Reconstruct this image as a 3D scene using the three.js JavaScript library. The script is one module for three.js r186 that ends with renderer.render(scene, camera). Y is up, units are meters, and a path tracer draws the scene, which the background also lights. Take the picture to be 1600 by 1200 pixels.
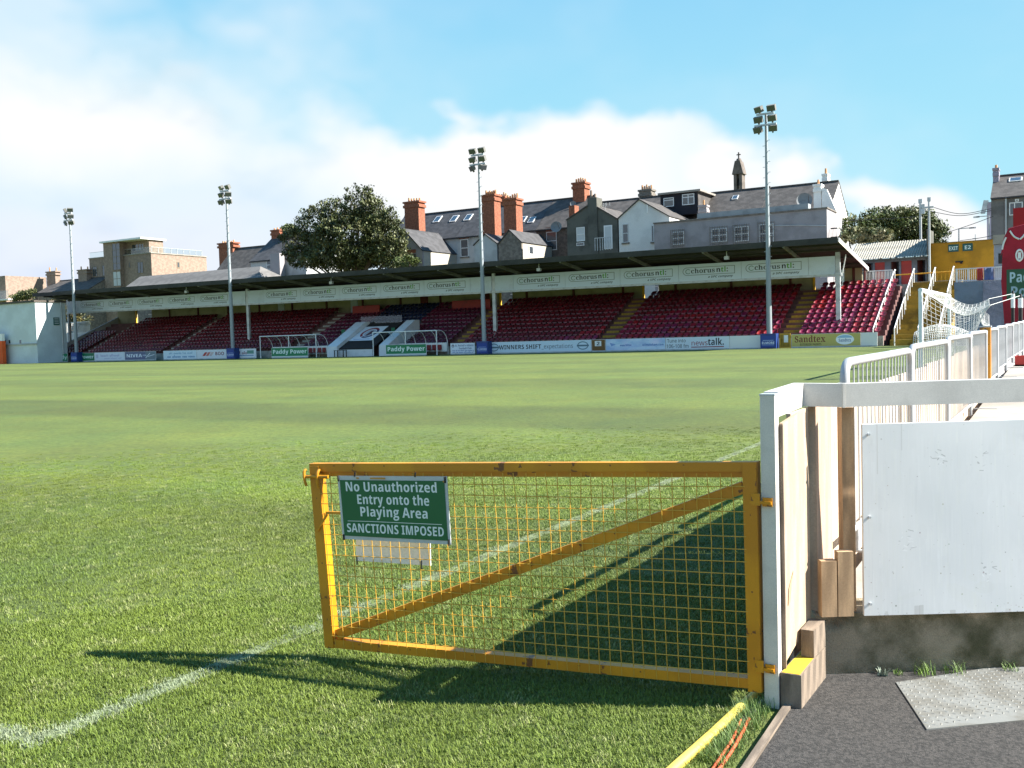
import * as THREE from 'three';
import { mergeGeometries } from 'three/addons/utils/BufferGeometryUtils.js';

// ---------- camera ----------
const scene = new THREE.Scene();
const CAM = { f: 1495.8, pitch: 0.0489, roll: 0.029, yaw: 0.528, h: 1.596 };   // f in pixels of the 1600x1200 photograph
const camera = new THREE.PerspectiveCamera(2 * Math.atan(600 / CAM.f) * 180 / Math.PI, 4 / 3, 0.05, 2000);
camera.position.set(0, CAM.h, 0);
camera.rotation.set(-CAM.pitch, CAM.yaw, -CAM.roll, 'YXZ');
camera.updateMatrixWorld();
scene.add(camera);

// ---------- renderer ----------
const EXPOSURE = 3.2;
const renderer = new THREE.WebGLRenderer({ antialias: true });
renderer.toneMapping = THREE.LinearToneMapping;
renderer.toneMappingExposure = EXPOSURE;
renderer.shadowMap.enabled = true;

// ---------- noise ----------
function mulberry(a) { return () => { a |= 0; a = a + 0x6D2B79F5 | 0; let t = Math.imul(a ^ a >>> 15, 1 | a); t = t + Math.imul(t ^ t >>> 7, 61 | t) ^ t; return ((t ^ t >>> 14) >>> 0) / 4294967296; }; }
const sm = (a, b, x) => { const t = Math.min(1, Math.max(0, (x - a) / (b - a))); return t * t * (3 - 2 * t); };
const lerp = (a, b, t) => a + (b - a) * t;
function hash(x, y, s) { let h = Math.imul(x, 374761393) + Math.imul(y, 668265263) + Math.imul(s, 2147483647 - 1013); h = Math.imul(h ^ h >>> 13, 1274126177); return ((h ^ h >>> 16) >>> 0) / 4294967296; }
function vnoise(x, y, P, s) {
  const xi = Math.floor(x), yi = Math.floor(y), fx = x - xi, fy = y - yi, w = (a) => ((a % P) + P) % P;
  const u = fx * fx * (3 - 2 * fx), v = fy * fy * (3 - 2 * fy);
  return lerp(lerp(hash(w(xi), w(yi), s), hash(w(xi + 1), w(yi), s), u), lerp(hash(w(xi), w(yi + 1), s), hash(w(xi + 1), w(yi + 1), s), u), v);
}
function fbm(u, v, f, oct, s, P = 1) { let a = 0.5, t = 0, n = 0; for (let i = 0; i < oct; i++) { t += a * vnoise(u * f, v * f, f * P, s + i * 17); n += a; a *= 0.55; f *= 2; } return t / n; }

// ---------- sky: blue air with a bank of bright cloud low round the horizon ----------
const skyTop = (az) => {   // height in degrees of the cloud bank's upper edge, by compass angle from -z
  const k = [[-180, 12], [-150, 15], [-120, 11], [-90, 16], [-62, 19], [-50, 17.5], [-41, 14.5], [-36, 12.6], [-28, 13.3], [-20.5, 12.0], [-14, 10.2], [-10, 9.2], [-6.5, 8.6], [0, 5], [20, 9], [50, 13], [80, 9], [120, 14], [150, 10], [180, 12]];
  for (let i = 1; i < k.length; i++) if (az <= k[i][0]) return lerp(k[i - 1][1], k[i][1], sm(0, 1, (az - k[i - 1][0]) / (k[i][0] - k[i - 1][0])));
  return 12;
};
function skyColour(az, el) {
  const t = sm(0, 45, el);
  let c = [lerp(0.50, 0.10, Math.pow(t, 0.75)), lerp(0.88, 0.42, Math.pow(t, 0.9)), lerp(1.0, 0.88, t)];
  const x = (az + 180) / 360, y = el / 90;
  const w = fbm(x, y * 0.5, 18, 4, 5) - 0.5, w2 = fbm(x, y * 0.5, 40, 4, 11) - 0.5;
  const n = fbm(x + w * 0.01, y * 0.35 + w2 * 0.02, 48, 5, 23) - 0.5;
  const puffs = fbm(x, y * 0.35, 110, 4, 77) - 0.5;
  const top = skyTop(az) + n * 5 + puffs * 2.6, left = sm(-34, -46, az) * sm(-120, -80, az) + sm(60, 130, Math.abs(az + 20)) * 0.6;
  const soft = lerp(1.5, 6.5, left);
  let bank = 1 - sm(top - soft, top + soft * 0.4, el);
  // the under side of the bank thins out to pale lavender air
  const under = lerp(1.0, 9.0, sm(-18, -46, az)), low = lerp(1, sm(under - 5.5, under + 3.5, el + n * 5), 0.55 + 0.45 * left);
  const veil = sm(0.42, 0.75, fbm(x, y * 0.4, 26, 5, 91) + 0.12 * left) * (1 - sm(22, 40, el)) * 0.5 * (0.25 + left);
  const right = sm(-24, -10, az) * sm(30, 0, az);
  bank *= 1 - right * 0.85 * sm(0.62, 0.36, fbm(x, y * 0.5, 60, 4, 41));
  const a = Math.min(1, Math.max(bank * low, veil));
  const lav = [0.57, 0.71, 0.98], hz = bank * (1 - low);
  for (let i = 0; i < 3; i++) c[i] = lerp(c[i], lav[i], hz);
  const bright = 1.04 - 0.1 * sm(0.05, 0.3, -n) * left;
  for (let i = 0; i < 3; i++) c[i] = lerp(c[i], bright * [0.985, 0.99, 1][i], a);
  return c;
}
{
  const W = 2048, H = 1024, d = new Float32Array(W * H * 4), S = 1 / EXPOSURE;
  for (let r = 0; r < H; r++) {
    const el = ((r + 0.5) / H - 0.5) * 180;
    for (let q = 0; q < W; q++) {
      const phi = ((q + 0.5) / W - 0.5) * 2 * Math.PI, az = Math.atan2(Math.cos(phi), -Math.sin(phi)) * 180 / Math.PI;   // 0 = -z, + to +x
      const c = el < -2 ? [0.3, 0.34, 0.3] : skyColour(az, Math.max(0, el)), k = (r * W + q) * 4;
      d[k] = c[0] * S; d[k + 1] = c[1] * S; d[k + 2] = c[2] * S; d[k + 3] = 1;
    }
  }
  const t = new THREE.DataTexture(d, W, H, THREE.RGBAFormat, THREE.FloatType);
  t.mapping = THREE.EquirectangularReflectionMapping; t.magFilter = t.minFilter = THREE.LinearFilter; t.needsUpdate = true;
  scene.background = t; scene.environment = t;
}

// ---------- sun: from the right, a little beyond the stand's plane, 38 degrees up ----------
const sun = new THREE.DirectionalLight(new THREE.Color().setRGB(1, 0.95, 0.86), 5);
sun.position.set(1.18 * 80, 80, -0.52 * 80 - 40); sun.target.position.set(0, 0, -40);
sun.castShadow = true; sun.shadow.radius = 1; sun.shadow.mapSize.set(4096, 4096);
Object.assign(sun.shadow.camera, { left: -120, right: 120, top: 90, bottom: -90, near: 1, far: 400 });
scene.add(sun, sun.target);

// ---------- photograph pixel -> point on a plane of the place ----------
const _m = camera.matrixWorld, AX = new THREE.Vector3().setFromMatrixColumn(_m, 0), AY = new THREE.Vector3().setFromMatrixColumn(_m, 1), AZ = new THREE.Vector3().setFromMatrixColumn(_m, 2).negate();
const ray = (px, py) => AZ.clone().addScaledVector(AX, (px - 800) / CAM.f).addScaledVector(AY, -(py - 600) / CAM.f);
const along = (d, k) => new THREE.Vector3(0, CAM.h, 0).addScaledVector(d, k);
const atZ = (px, py, z) => { const d = ray(px, py); return along(d, z / d.z); };
const atX = (px, py, x) => { const d = ray(px, py); return along(d, x / d.x); };
const atY = (px, py, y) => { const d = ray(px, py); return along(d, (y - CAM.h) / d.y); };
const SL = 0.0043, gy = (z) => SL * Math.min(70, Math.max(0, -z));       // the pitch rises a little towards the stand
const atG = (px, py) => { const d = ray(px, py); return along(d, -CAM.h / (d.y + SL * d.z)); };
const rectZ = (px0, py0, px1, py1, z) => { const mx = (px0 + px1) / 2, my = (py0 + py1) / 2; return { x0: atZ(px0, my, z).x, x1: atZ(px1, my, z).x, y1: atZ(mx, py0, z).y, y0: atZ(mx, py1, z).y }; };
const V = (x, y, z) => new THREE.Vector3(x, y, z);

// ---------- geometry helpers (all non-indexed with position, normal, uv in metres) ----------
function fromTris(pos, uv) {
  const g = new THREE.BufferGeometry();
  g.setAttribute('position', new THREE.Float32BufferAttribute(pos, 3)); g.setAttribute('uv', new THREE.Float32BufferAttribute(uv, 2));
  g.computeVertexNormals(); return g;
}
function quadTo(pos, uv, a, b, c, d) {   // a b c d counter-clockwise
  const u = a.distanceTo(b), v = a.distanceTo(d), u2 = d.distanceTo(c), v2 = b.distanceTo(c);
  const P = [a, b, c, a, c, d], T = [[0, 0], [u, 0], [u2, v2], [0, 0], [u2, v2], [0, v]];
  P.forEach((p, i) => { pos.push(p.x, p.y, p.z); uv.push(...T[i]); });
}
function hexa(b, t) {   // b, t: four corners each (counter-clockwise seen from t's side)
  const pos = [], uv = [];
  quadTo(pos, uv, t[0], t[1], t[2], t[3]); quadTo(pos, uv, b[3], b[2], b[1], b[0]);
  for (let i = 0; i < 4; i++) { const j = (i + 1) % 4; quadTo(pos, uv, b[i], b[j], t[j], t[i]); }
  return fromTris(pos, uv);
}
function box(x0, x1, y0, y1, z0, z1) {
  if (x0 > x1) [x0, x1] = [x1, x0]; if (y0 > y1) [y0, y1] = [y1, y0]; if (z0 > z1) [z0, z1] = [z1, z0];
  return hexa([V(x0, y0, z1), V(x1, y0, z1), V(x1, y0, z0), V(x0, y0, z0)], [V(x0, y1, z1), V(x1, y1, z1), V(x1, y1, z0), V(x0, y1, z0)]);
}
function slab(a, b, c, d, th) {   // quad with thickness th below its face
  const n = new THREE.Vector3().subVectors(b, a).cross(new THREE.Vector3().subVectors(d, a)).normalize().multiplyScalar(th);
  return hexa([a, b, c, d].map((p) => p.clone().sub(n)), [a, b, c, d]);
}
function bar(p, q, w, h, up = V(0, 1, 0)) {   // square bar from p to q, w across, h along up
  const d = new THREE.Vector3().subVectors(q, p).normalize(); let s = new THREE.Vector3().crossVectors(d, up);
  if (s.lengthSq() < 1e-6) s.set(1, 0, 0); s.normalize(); const u = new THREE.Vector3().crossVectors(s, d).normalize();
  const c = (o) => [[-1, -1], [1, -1], [1, 1], [-1, 1]].map(([i, j]) => o.clone().addScaledVector(s, i * w / 2).addScaledVector(u, j * h / 2));
  return hexa(c(p), c(q));
}
const plain = (g) => { const n = g.index ? g.toNonIndexed() : g; for (const k of Object.keys(n.attributes)) if (!['position', 'normal', 'uv'].includes(k)) n.deleteAttribute(k); return n; };
function tube(p, q, r, seg = 8, r2 = r) {
  const L = p.distanceTo(q), g = new THREE.CylinderGeometry(r2, r, L, seg), d = new THREE.Vector3().subVectors(q, p).normalize();
  g.applyQuaternion(new THREE.Quaternion().setFromUnitVectors(V(0, 1, 0), d)); g.translate((p.x + q.x) / 2, (p.y + q.y) / 2, (p.z + q.z) / 2); return plain(g);
}
function curve(pts, r, n = 24, seg = 8) { return plain(new THREE.TubeGeometry(new THREE.CatmullRomCurve3(pts), n, r, seg)); }
const merge = (l) => mergeGeometries(l.map(plain));
function prism(pts, th) {   // flat polygon of world points (any plane), thickness th behind its face
  const a = pts[0], n = new THREE.Vector3();
  for (let i = 0; i < pts.length; i++) n.add(new THREE.Vector3().crossVectors(pts[i].clone().sub(a), pts[(i + 1) % pts.length].clone().sub(a)));
  n.normalize(); const e = pts[1].clone().sub(a).normalize(), f = new THREE.Vector3().crossVectors(n, e);
  const P2 = pts.map((p) => new THREE.Vector2(p.clone().sub(a).dot(e), p.clone().sub(a).dot(f))), pos = [], uv = [], k = n.clone().multiplyScalar(-th);
  for (const t of THREE.ShapeUtils.triangulateShape(P2, [])) {
    for (const i of t) { pos.push(...pts[i].toArray()); uv.push(P2[i].x, P2[i].y); }
    for (const i of [t[2], t[1], t[0]]) { pos.push(...pts[i].clone().add(k).toArray()); uv.push(P2[i].x, P2[i].y); }
  }
  for (let i = 0; i < pts.length; i++) { const j = (i + 1) % pts.length; quadTo(pos, uv, pts[i].clone().add(k), pts[j].clone().add(k), pts[j], pts[i]); }
  return fromTris(pos, uv);
}

// ---------- scene helpers ----------
const used = {};
function numbered(n) { if (!(n in used)) { used[n] = 0; return n; } used[n]++; return n + '_' + String(used[n]).padStart(3, '0'); }
function mesh(name, geo, mat, parent) { const m = new THREE.Mesh(Array.isArray(geo) ? merge(geo) : geo, mat); m.name = name; m.castShadow = m.receiveShadow = true; if (parent) parent.add(m); return m; }
function tag(o, label, category, group, kind) { if (label) o.userData.label = label; if (category) o.userData.category = category; if (group) o.userData.group = group; if (kind) o.userData.kind = kind; return o; }
function thing(name, label, category, group) { const g = new THREE.Group(); g.name = numbered(name); scene.add(g); return tag(g, label, category, group); }
function single(name, geo, mat, label, category, group) { const m = mesh(numbered(name), geo, mat, scene); return tag(m, label, category, group); }
function ground(name, geo, mat) { const m = mesh(name, geo, mat, scene); m.userData.kind = 'structure'; return m; }
function base(g, x, y, z) { const b = V(x, y, z); g.position.copy(b); for (const c of g.children) c.position.sub(b); return g; }
function copyOf(o, label) { const c = o.clone(); c.name = numbered(o.name.replace(/_\d\d\d$/, '')); c.userData = { ...o.userData }; if (label) c.userData.label = label; scene.add(c); return c; }

// ---------- materials ----------
const rgb = (r, g, b) => new THREE.Color().setRGB(r, g, b);
const toS = (v) => Math.round(255 * Math.min(1, Math.max(0, v <= 0.0031308 ? v * 12.92 : 1.055 * Math.pow(v, 1 / 2.4) - 0.055)));
function dataTex(N, fn, srgb, scale) {
  const d = new Uint8Array(N * N * 4);
  for (let j = 0; j < N; j++) for (let i = 0; i < N; i++) { const c = fn((i + 0.5) / N, (j + 0.5) / N), k = (j * N + i) * 4; for (let q = 0; q < 3; q++) d[k + q] = srgb ? toS(c[q]) : Math.round(255 * Math.min(1, Math.max(0, c[q]))); d[k + 3] = 255; }
  const t = new THREE.DataTexture(d, N, N); t.wrapS = t.wrapT = THREE.RepeatWrapping; t.magFilter = THREE.LinearFilter; t.minFilter = THREE.LinearMipmapLinearFilter; t.generateMipmaps = true;
  if (srgb) t.colorSpace = THREE.SRGBColorSpace; if (scale) t.repeat.set(1 / scale, 1 / scale); t.needsUpdate = true; return t;
}
let seedN = 1;
// a weathered surface: two linear base colours mixed by layered noise; scale in metres per tile
const grain = {};
function mottled(c1, c2, scale, o = {}) {
  const { f = 6, oct = 5, rough = 0.85, bump = 0, N = 256, lo = 0.3, hi = 0.7, sx = 1, fine = 0.12, metal = 0, own = N > 256 } = o, s = own ? (seedN += 31) : 7 + f * 13;
  const m = new THREE.MeshStandardMaterial({ roughness: rough, metalness: metal });
  const mix = (u, v) => [sm(lo, hi, fbm(u * sx, v, f, oct, s, 1)), 1 + fine * (hash(Math.floor(u * N), Math.floor(v * N), s) - 0.5) * 2];
  if (own) m.map = dataTex(N, (u, v) => { const [t, g] = mix(u, v); return [0, 1, 2].map((i) => lerp(c1[i], c2[i], t) * g); }, true, scale);
  else {   // the grain is shared between materials, each with its own colour and scale
    const q = Math.round((c2[0] + c2[1] + c2[2]) / (c1[0] + c1[1] + c1[2]) * 8) / 8, F = fine > 0.18 ? 0.25 : 0.1, fq = f > 8 ? 10 : f > 3 ? 5 : 3, key = [q, F, fq, sx > 1 ? 7 : 1].join();
    if (!grain[key]) grain[key] = dataTex(256, (u, v) => { const t = sm(0.3, 0.7, fbm(u * (sx > 1 ? 7 : 1), v, fq, 5, 11 + fq, 1)), g = (1 + F * (hash(Math.floor(u * 256), Math.floor(v * 256), fq) - 0.5) * 2) / (1 + F) * lerp(1, q, t); return [g, g, g]; }, true, 1);
    m.map = grain[key].clone(); m.map.repeat.set(1 / scale, 1 / scale); m.map.needsUpdate = true; m.color.setRGB(c1[0] * (1 + F), c1[1] * (1 + F), c1[2] * (1 + F));
  }
  if (bump) {
    const key = 'b' + (own ? s : ''); if (!grain[key]) grain[key] = dataTex(N, (u, v) => { const t = 0.6 * fbm(u, v, own ? f * 2 : 12, 4, s + 3, 1) + 0.4 * hash(Math.floor(u * N), Math.floor(v * N), s + 9); return [t, t, t]; }, false, 1);
    m.bumpMap = grain[key].clone(); m.bumpMap.repeat.set(1 / scale, 1 / scale); m.bumpMap.needsUpdate = true; m.bumpScale = bump;
  }
  return m;
}
// gloss paint with chips and rust freckles
function wornPaint(c1, c2, rust, scale) {
  const N = 512, t = (u, v) => { const n = fbm(u, v, 5, 5, 801), chip = fbm(u, v, 40, 4, 811), clus = fbm(u, v, 4, 3, 821); return [n, sm(0.76, 0.80, chip + 0.22 * (clus - 0.4))]; };
  const m = new THREE.MeshStandardMaterial({ roughness: 0.45 });
  m.map = dataTex(N, (u, v) => { const [n, k] = t(u, v), g = 1 + 0.1 * (hash(Math.floor(u * N), Math.floor(v * N), 5) - 0.5); return [0, 1, 2].map((i) => lerp(lerp(c1[i], c2[i], sm(0.35, 0.65, n)), rust[i], k) * g); }, true, scale); return m;
}
const flat = (r, g, b, rough = 0.7, metal = 0) => new THREE.MeshStandardMaterial({ color: rgb(r, g, b), roughness: rough, metalness: metal });
function canvasMat(w, h, draw, rough = 0.6) {
  const c = document.createElement('canvas'); c.width = w; c.height = h; const x = c.getContext('2d'); draw(x, w, h);
  const t = new THREE.CanvasTexture(c); t.colorSpace = THREE.SRGBColorSpace; t.anisotropy = 8; return new THREE.MeshStandardMaterial({ map: t, roughness: rough });
}
function printed(a, b, c, d) {   // a printed face: uv 0..1 over the quad (a lower left, counter-clockwise)
  const g = new THREE.BufferGeometry(), P = [a, b, c, a, c, d], T = [0, 0, 1, 0, 1, 1, 0, 0, 1, 1, 0, 1];
  g.setAttribute('position', new THREE.Float32BufferAttribute(P.flatMap((p) => p.toArray()), 3)); g.setAttribute('uv', new THREE.Float32BufferAttribute(T, 2)); g.computeVertexNormals(); return g;
}
const M = {
  white: mottled([0.78, 0.78, 0.76], [0.70, 0.70, 0.68], 1.2, { rough: 0.5 }),
  whitePost: mottled([0.60, 0.575, 0.535], [0.50, 0.47, 0.42], 0.5, { rough: 0.42, lo: 0.45, hi: 0.85 }),
  postWarmTint: mottled([0.62, 0.575, 0.52], [0.53, 0.48, 0.42], 0.5, { rough: 0.45 }),  // the rail's white, warmed to stand for light bounced off the ground
  galv: mottled([0.50, 0.53, 0.55], [0.38, 0.41, 0.43], 1, { rough: 0.45, metal: 0.3 }),
  mast: mottled([0.29, 0.325, 0.355], [0.23, 0.26, 0.285], 2, { rough: 0.5, metal: 0.1 }),
  dark: mottled([0.045, 0.045, 0.042], [0.03, 0.03, 0.028], 2, { rough: 0.8 }),
  roofDark: mottled([0.045, 0.043, 0.038], [0.03, 0.029, 0.026], 3, { rough: 0.85 }),
  terrace: mottled([0.15, 0.07, 0.065], [0.105, 0.052, 0.048], 3, { rough: 0.95 }),  // concrete toned dark red so the gaps between seat rows stay shaded
  conc: mottled([0.36, 0.34, 0.30], [0.22, 0.21, 0.185], 3, { rough: 0.95, bump: 0.004 }),
  concLight: mottled([0.31, 0.285, 0.25], [0.22, 0.20, 0.175], 2.4, { rough: 0.95, bump: 0.003 }),
  slate: mottled([0.060, 0.059, 0.063], [0.036, 0.036, 0.039], 4, { rough: 0.75, f: 12, bump: 0.02 }),
  slateBrown: mottled([0.085, 0.076, 0.071], [0.05, 0.046, 0.044], 4, { rough: 0.85, f: 12, bump: 0.02 }),
  brick: mottled([0.31, 0.105, 0.055], [0.19, 0.066, 0.038], 1.2, { f: 10, fine: 0.25 }),
  brickTan: mottled([0.285, 0.21, 0.165], [0.21, 0.152, 0.12], 2.5, { f: 16, fine: 0.25 }),
  brickDark: mottled([0.10, 0.083, 0.07], [0.06, 0.052, 0.045], 2, { f: 12, fine: 0.3 }),
  renderGrey: mottled([0.30, 0.28, 0.29], [0.23, 0.215, 0.22], 5, { f: 4 }),
  renderDark: mottled([0.105, 0.105, 0.09], [0.07, 0.07, 0.06], 4, { f: 4 }),
  renderPale: mottled([0.42, 0.44, 0.45], [0.33, 0.35, 0.36], 5, { f: 4 }),
  renderWhite: mottled([0.66, 0.66, 0.64], [0.56, 0.56, 0.54], 5, { f: 4 }),
  stone: mottled([0.20, 0.175, 0.15], [0.11, 0.10, 0.09], 2, { f: 9, fine: 0.3 }),
  sideCream: mottled([0.40, 0.37, 0.31], [0.33, 0.30, 0.25], 3, {}),
  cream: mottled([0.36, 0.33, 0.20], [0.29, 0.27, 0.16], 4, {}),
  redPaint: mottled([0.42, 0.025, 0.018], [0.33, 0.02, 0.016], 2, { rough: 0.5 }),
  redBrown: flat(0.10, 0.02, 0.015, 0.7),
  pot: mottled([0.55, 0.28, 0.13], [0.42, 0.2, 0.1], 0.6),
  yellowWall: mottled([0.56, 0.275, 0.016], [0.46, 0.215, 0.013], 4, { f: 5 }),
  yellowStep: mottled([0.34, 0.21, 0.025], [0.17, 0.12, 0.03], 2.4, { f: 8, lo: 0.25, hi: 0.7, fine: 0.2 }),
  yellow: wornPaint([0.58, 0.245, 0.007], [0.49, 0.195, 0.006], [0.15, 0.055, 0.018], 1.13),
  tarp: mottled([0.17, 0.21, 0.29], [0.12, 0.15, 0.22], 3, { rough: 0.6, bump: 0.03, f: 4 }),
  glass: new THREE.MeshPhysicalMaterial({ color: rgb(0.05, 0.06, 0.07), roughness: 0.08, metalness: 0, clearcoat: 1 }),
  blind: flat(0.5, 0.52, 0.53, 0.6),
  clear: new THREE.MeshPhysicalMaterial({ color: rgb(0.9, 0.95, 0.95), roughness: 0.06, transmission: 1, thickness: 0, ior: 1.45 }),
  black: flat(0.012, 0.012, 0.013, 0.6),
  blue: mottled([0.012, 0.045, 0.21], [0.010, 0.036, 0.17], 1, { rough: 0.5 }),
  frameWhite: flat(0.72, 0.73, 0.73, 0.5),
  ply: mottled([0.46, 0.325, 0.235], [0.38, 0.26, 0.18], 1.2, { f: 3, sx: 8, rough: 0.8, fine: 0.06 }),
  timber: mottled([0.50, 0.33, 0.19], [0.34, 0.21, 0.115], 0.8, { f: 3, sx: 8, rough: 0.85 }),
  timberGrey: mottled([0.25, 0.195, 0.148], [0.14, 0.108, 0.082], 0.7, { f: 3, sx: 6, rough: 0.9, bump: 0.002 }),
};

// ================= GROUND =================
const XL = -3.63, ZN = -2.3, ZS = -66;                  // goal line, near touchline, front of the stand
const STRIPES = [[6, 0.92], [-1, 0.92], [-6.6, 0.84], [-7.4, 1.12], [-13.6, 1.14], [-14.2, 0.82], [-17.9, 0.84], [-18.5, 1.16], [-24.2, 1.14], [-24.8, 0.93], [-28.8, 0.94], [-29.4, 1.18], [-33, 1.18], [-33.5, 0.97], [-36.6, 0.98], [-37.1, 1.17], [-42, 1.16], [-42.5, 1.0], [-46, 1.0], [-46.5, 1.16], [-50.5, 1.16], [-51, 1.02], [-54.6, 1.02], [-55, 1.14], [-59.5, 1.14], [-60, 1.02], [-64, 1.02], [-70, 1.0], [-900, 1]];  // mown bands as tone: blade sheen, and paler far off for haze
const stripe = (z) => { for (let i = 1; i < STRIPES.length; i++) if (z >= STRIPES[i][0]) { const a = STRIPES[i - 1], b = STRIPES[i]; return lerp(b[1], a[1], Math.min(1, Math.max(0, (z - b[0]) / (a[0] - b[0])))); } return 1; };
const grassTint = (x, z) => { const t = stripe(z) * (0.74 + 0.52 * fbm(x / 40 + 9, z / 40 + 9, 32, 4, 301, 64)); const y = fbm(x / 40 + 5, z / 40 + 5, 24, 3, 351, 64) - 0.5; return [t * (1 + 0.32 * y), t * (1 + 0.1 * y), t * (1 - 0.2 * y)]; };
{
  const xs = [-700, -300, -160], zs = [120, 40, 12];
  for (let x = -125; x < -24; x += 2.5) xs.push(x); for (let x = -24; x <= 8; x += 0.5) xs.push(x); xs.push(20, 60, 160, 400, 700);
  for (let z = 5; z > -20; z -= 0.4) zs.push(z); for (let z = -20; z >= -70; z -= 0.5) zs.push(z); zs.push(-90, -130, -250, -500, -900);
  const pos = [], uv = [], col = [], idx = [];
  for (const z of zs) for (const x of xs) { pos.push(x, gy(z), z); uv.push(x, -z); col.push(...grassTint(x, z)); }
  for (let j = 0; j < zs.length - 1; j++) for (let i = 0; i < xs.length - 1; i++) { const a = j * xs.length + i, b = a + 1, c = a + xs.length, d = c + 1; idx.push(a, b, d, a, d, c); }
  const g = new THREE.BufferGeometry(); g.setAttribute('position', new THREE.Float32BufferAttribute(pos, 3)); g.setAttribute('uv', new THREE.Float32BufferAttribute(uv, 2)); g.setAttribute('color', new THREE.Float32BufferAttribute(col, 3)); g.setIndex(idx); g.computeVertexNormals();
  const map = dataTex(1024, (u, v) => {
    const t = fbm(u, v, 56, 4, 61), h = hash(Math.floor(u * 1024), Math.floor(v * 1024), 62), k = 0.5 + 0.8 * t + 0.5 * (h - 0.5), y = fbm(u, v, 9, 3, 63) - 0.5;
    return [0.086 * k * (1 + 0.15 * y), 0.117 * k, 0.018 * k * (1 - 0.15 * y)];
  }, true, 3.1);
  const bump = dataTex(512, (u, v) => { const t = 0.5 * fbm(u, v, 64, 3, 71) + 0.5 * hash(Math.floor(u * 512), Math.floor(v * 512), 72); return [t, t, t]; }, false, 1.7);
  ground('grass_pitch', g, new THREE.MeshStandardMaterial({ map, bumpMap: bump, bumpScale: 0.012, vertexColors: true, roughness: 0.9 }));
  // white lines, worn into the grass
  const lineMat = mottled([0.17, 0.205, 0.10], [0.085, 0.13, 0.025], 0.5, { f: 14, oct: 4, lo: 0.3, hi: 0.68, fine: 0.3 });
  const strip = (x0, z0, x1, z1) => hexa([V(x0, gy(z0) + 0.001, z0), V(x1, gy(z0) + 0.001, z0), V(x1, gy(z1) + 0.001, z1), V(x0, gy(z1) + 0.001, z1)], [V(x0, gy(z0) + 0.005, z0), V(x1, gy(z0) + 0.005, z0), V(x1, gy(z1) + 0.005, z1), V(x0, gy(z1) + 0.005, z1)]);
  ground('goal_line', strip(XL - 0.05, ZN, XL + 0.05, -62), lineMat);
  ground('touch_line', merge([strip(-100, ZN + 0.05, XL + 0.05, ZN - 0.05)]), lineMat);
}
// grass blades, standing where they are near enough to be seen one by one
{
  const rnd = mulberry(7), pos = [], NB = 40;
  const addBlade = (x, z, h, lean, dir, w) => {
    const dx = Math.cos(dir), dz = Math.sin(dir), ox = -dz * w / 2, oz = dx * w / 2, mx = x + dx * lean * 0.35, mz = z + dz * lean * 0.35, tx = x + dx * lean, tz = z + dz * lean;
    pos.push(x - ox, -0.004, z - oz, x + ox, -0.004, z + oz, mx + ox * 0.8, h * 0.62, mz + oz * 0.8, x - ox, -0.004, z - oz, mx + ox * 0.8, h * 0.62, mz + oz * 0.8, mx - ox * 0.8, h * 0.62, mz - oz * 0.8, mx - ox * 0.8, h * 0.62, mz - oz * 0.8, mx + ox * 0.8, h * 0.62, mz + oz * 0.8, tx, h, tz);
  };
  for (let i = 0; i < NB; i++) addBlade((rnd() - 0.5) * 0.085, (rnd() - 0.5) * 0.085, 0.007 + 0.012 * rnd(), 0.004 + 0.014 * rnd(), rnd() * 6.283, 0.0019 + 0.0012 * rnd());
  const g = new THREE.BufferGeometry(); g.setAttribute('position', new THREE.Float32BufferAttribute(pos, 3)); g.setAttribute('uv', new THREE.Float32BufferAttribute(new Array(pos.length / 3 * 2).fill(0), 2)); g.computeVertexNormals();
  const list = [];
  const zone = (r0, r1, step, sc) => {
    for (let z = -1.6; z > -r1; z -= step) for (let x = 1; x > -r1; x -= step) {
      const X = x + (rnd() - 0.5) * step, Z = z + (rnd() - 0.5) * step, r = Math.hypot(X, Z), az = Math.atan2(-X, -Z) * 180 / Math.PI, s = sc * (0.8 + 0.5 * rnd()), q = rnd(), a = rnd() * 6.283, y = rnd();
      if (r < r0 || r > r1 || az < 4 || az > 68 || X > -1.13 || (r1 > 10 && r > r1 * 0.55 && q > (r1 - r) / (r1 * 0.45))) continue;
      list.push([X, Z, s, a, q, y]);
    }
  };
  zone(2.2, 6.2, 0.038, 1); zone(6.2, 16, 0.06, 1);
  const m = new THREE.InstancedMesh(g, new THREE.MeshStandardMaterial({ color: rgb(1, 1, 1), roughness: 0.62, side: THREE.DoubleSide }), list.length), o = new THREE.Object3D(), c = new THREE.Color();
  list.forEach(([x, z, s, a, q, y], i) => {
    o.position.set(x, gy(z), z); o.rotation.set(0, a, 0); o.scale.set(s, s * (0.8 + 0.45 * q), s); o.updateMatrix(); m.setMatrixAt(i, o.matrix);
    const t = grassTint(x, z), k = 0.8 + 0.4 * y; let r = 0.132 * k * t[0], gg = 0.184 * k * t[1], b = 0.018 * k * t[2];
    if (y > 0.95) { r = 0.21 * k; gg = 0.23 * k; b = 0.085 * k; }   // a dry straw now and then
    const onLine = (Math.abs(x - XL) < 0.055 && z < ZN + 0.05) || (Math.abs(z - ZN) < 0.055 && x < XL + 0.05);
    if (onLine && fbm(x / 4 + 3, z / 4 + 3, 12, 3, 401, 64) > 0.62 - 0.3 * y) { r = 0.235; gg = 0.28; b = 0.165; }
    c.setRGB(r, gg, b); m.setColorAt(i, c);
  });
  m.name = 'grass'; m.castShadow = m.receiveShadow = true; scene.add(m); tag(m, 'short mown green grass of the football pitch', 'grass', null, 'stuff');
}

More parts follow.
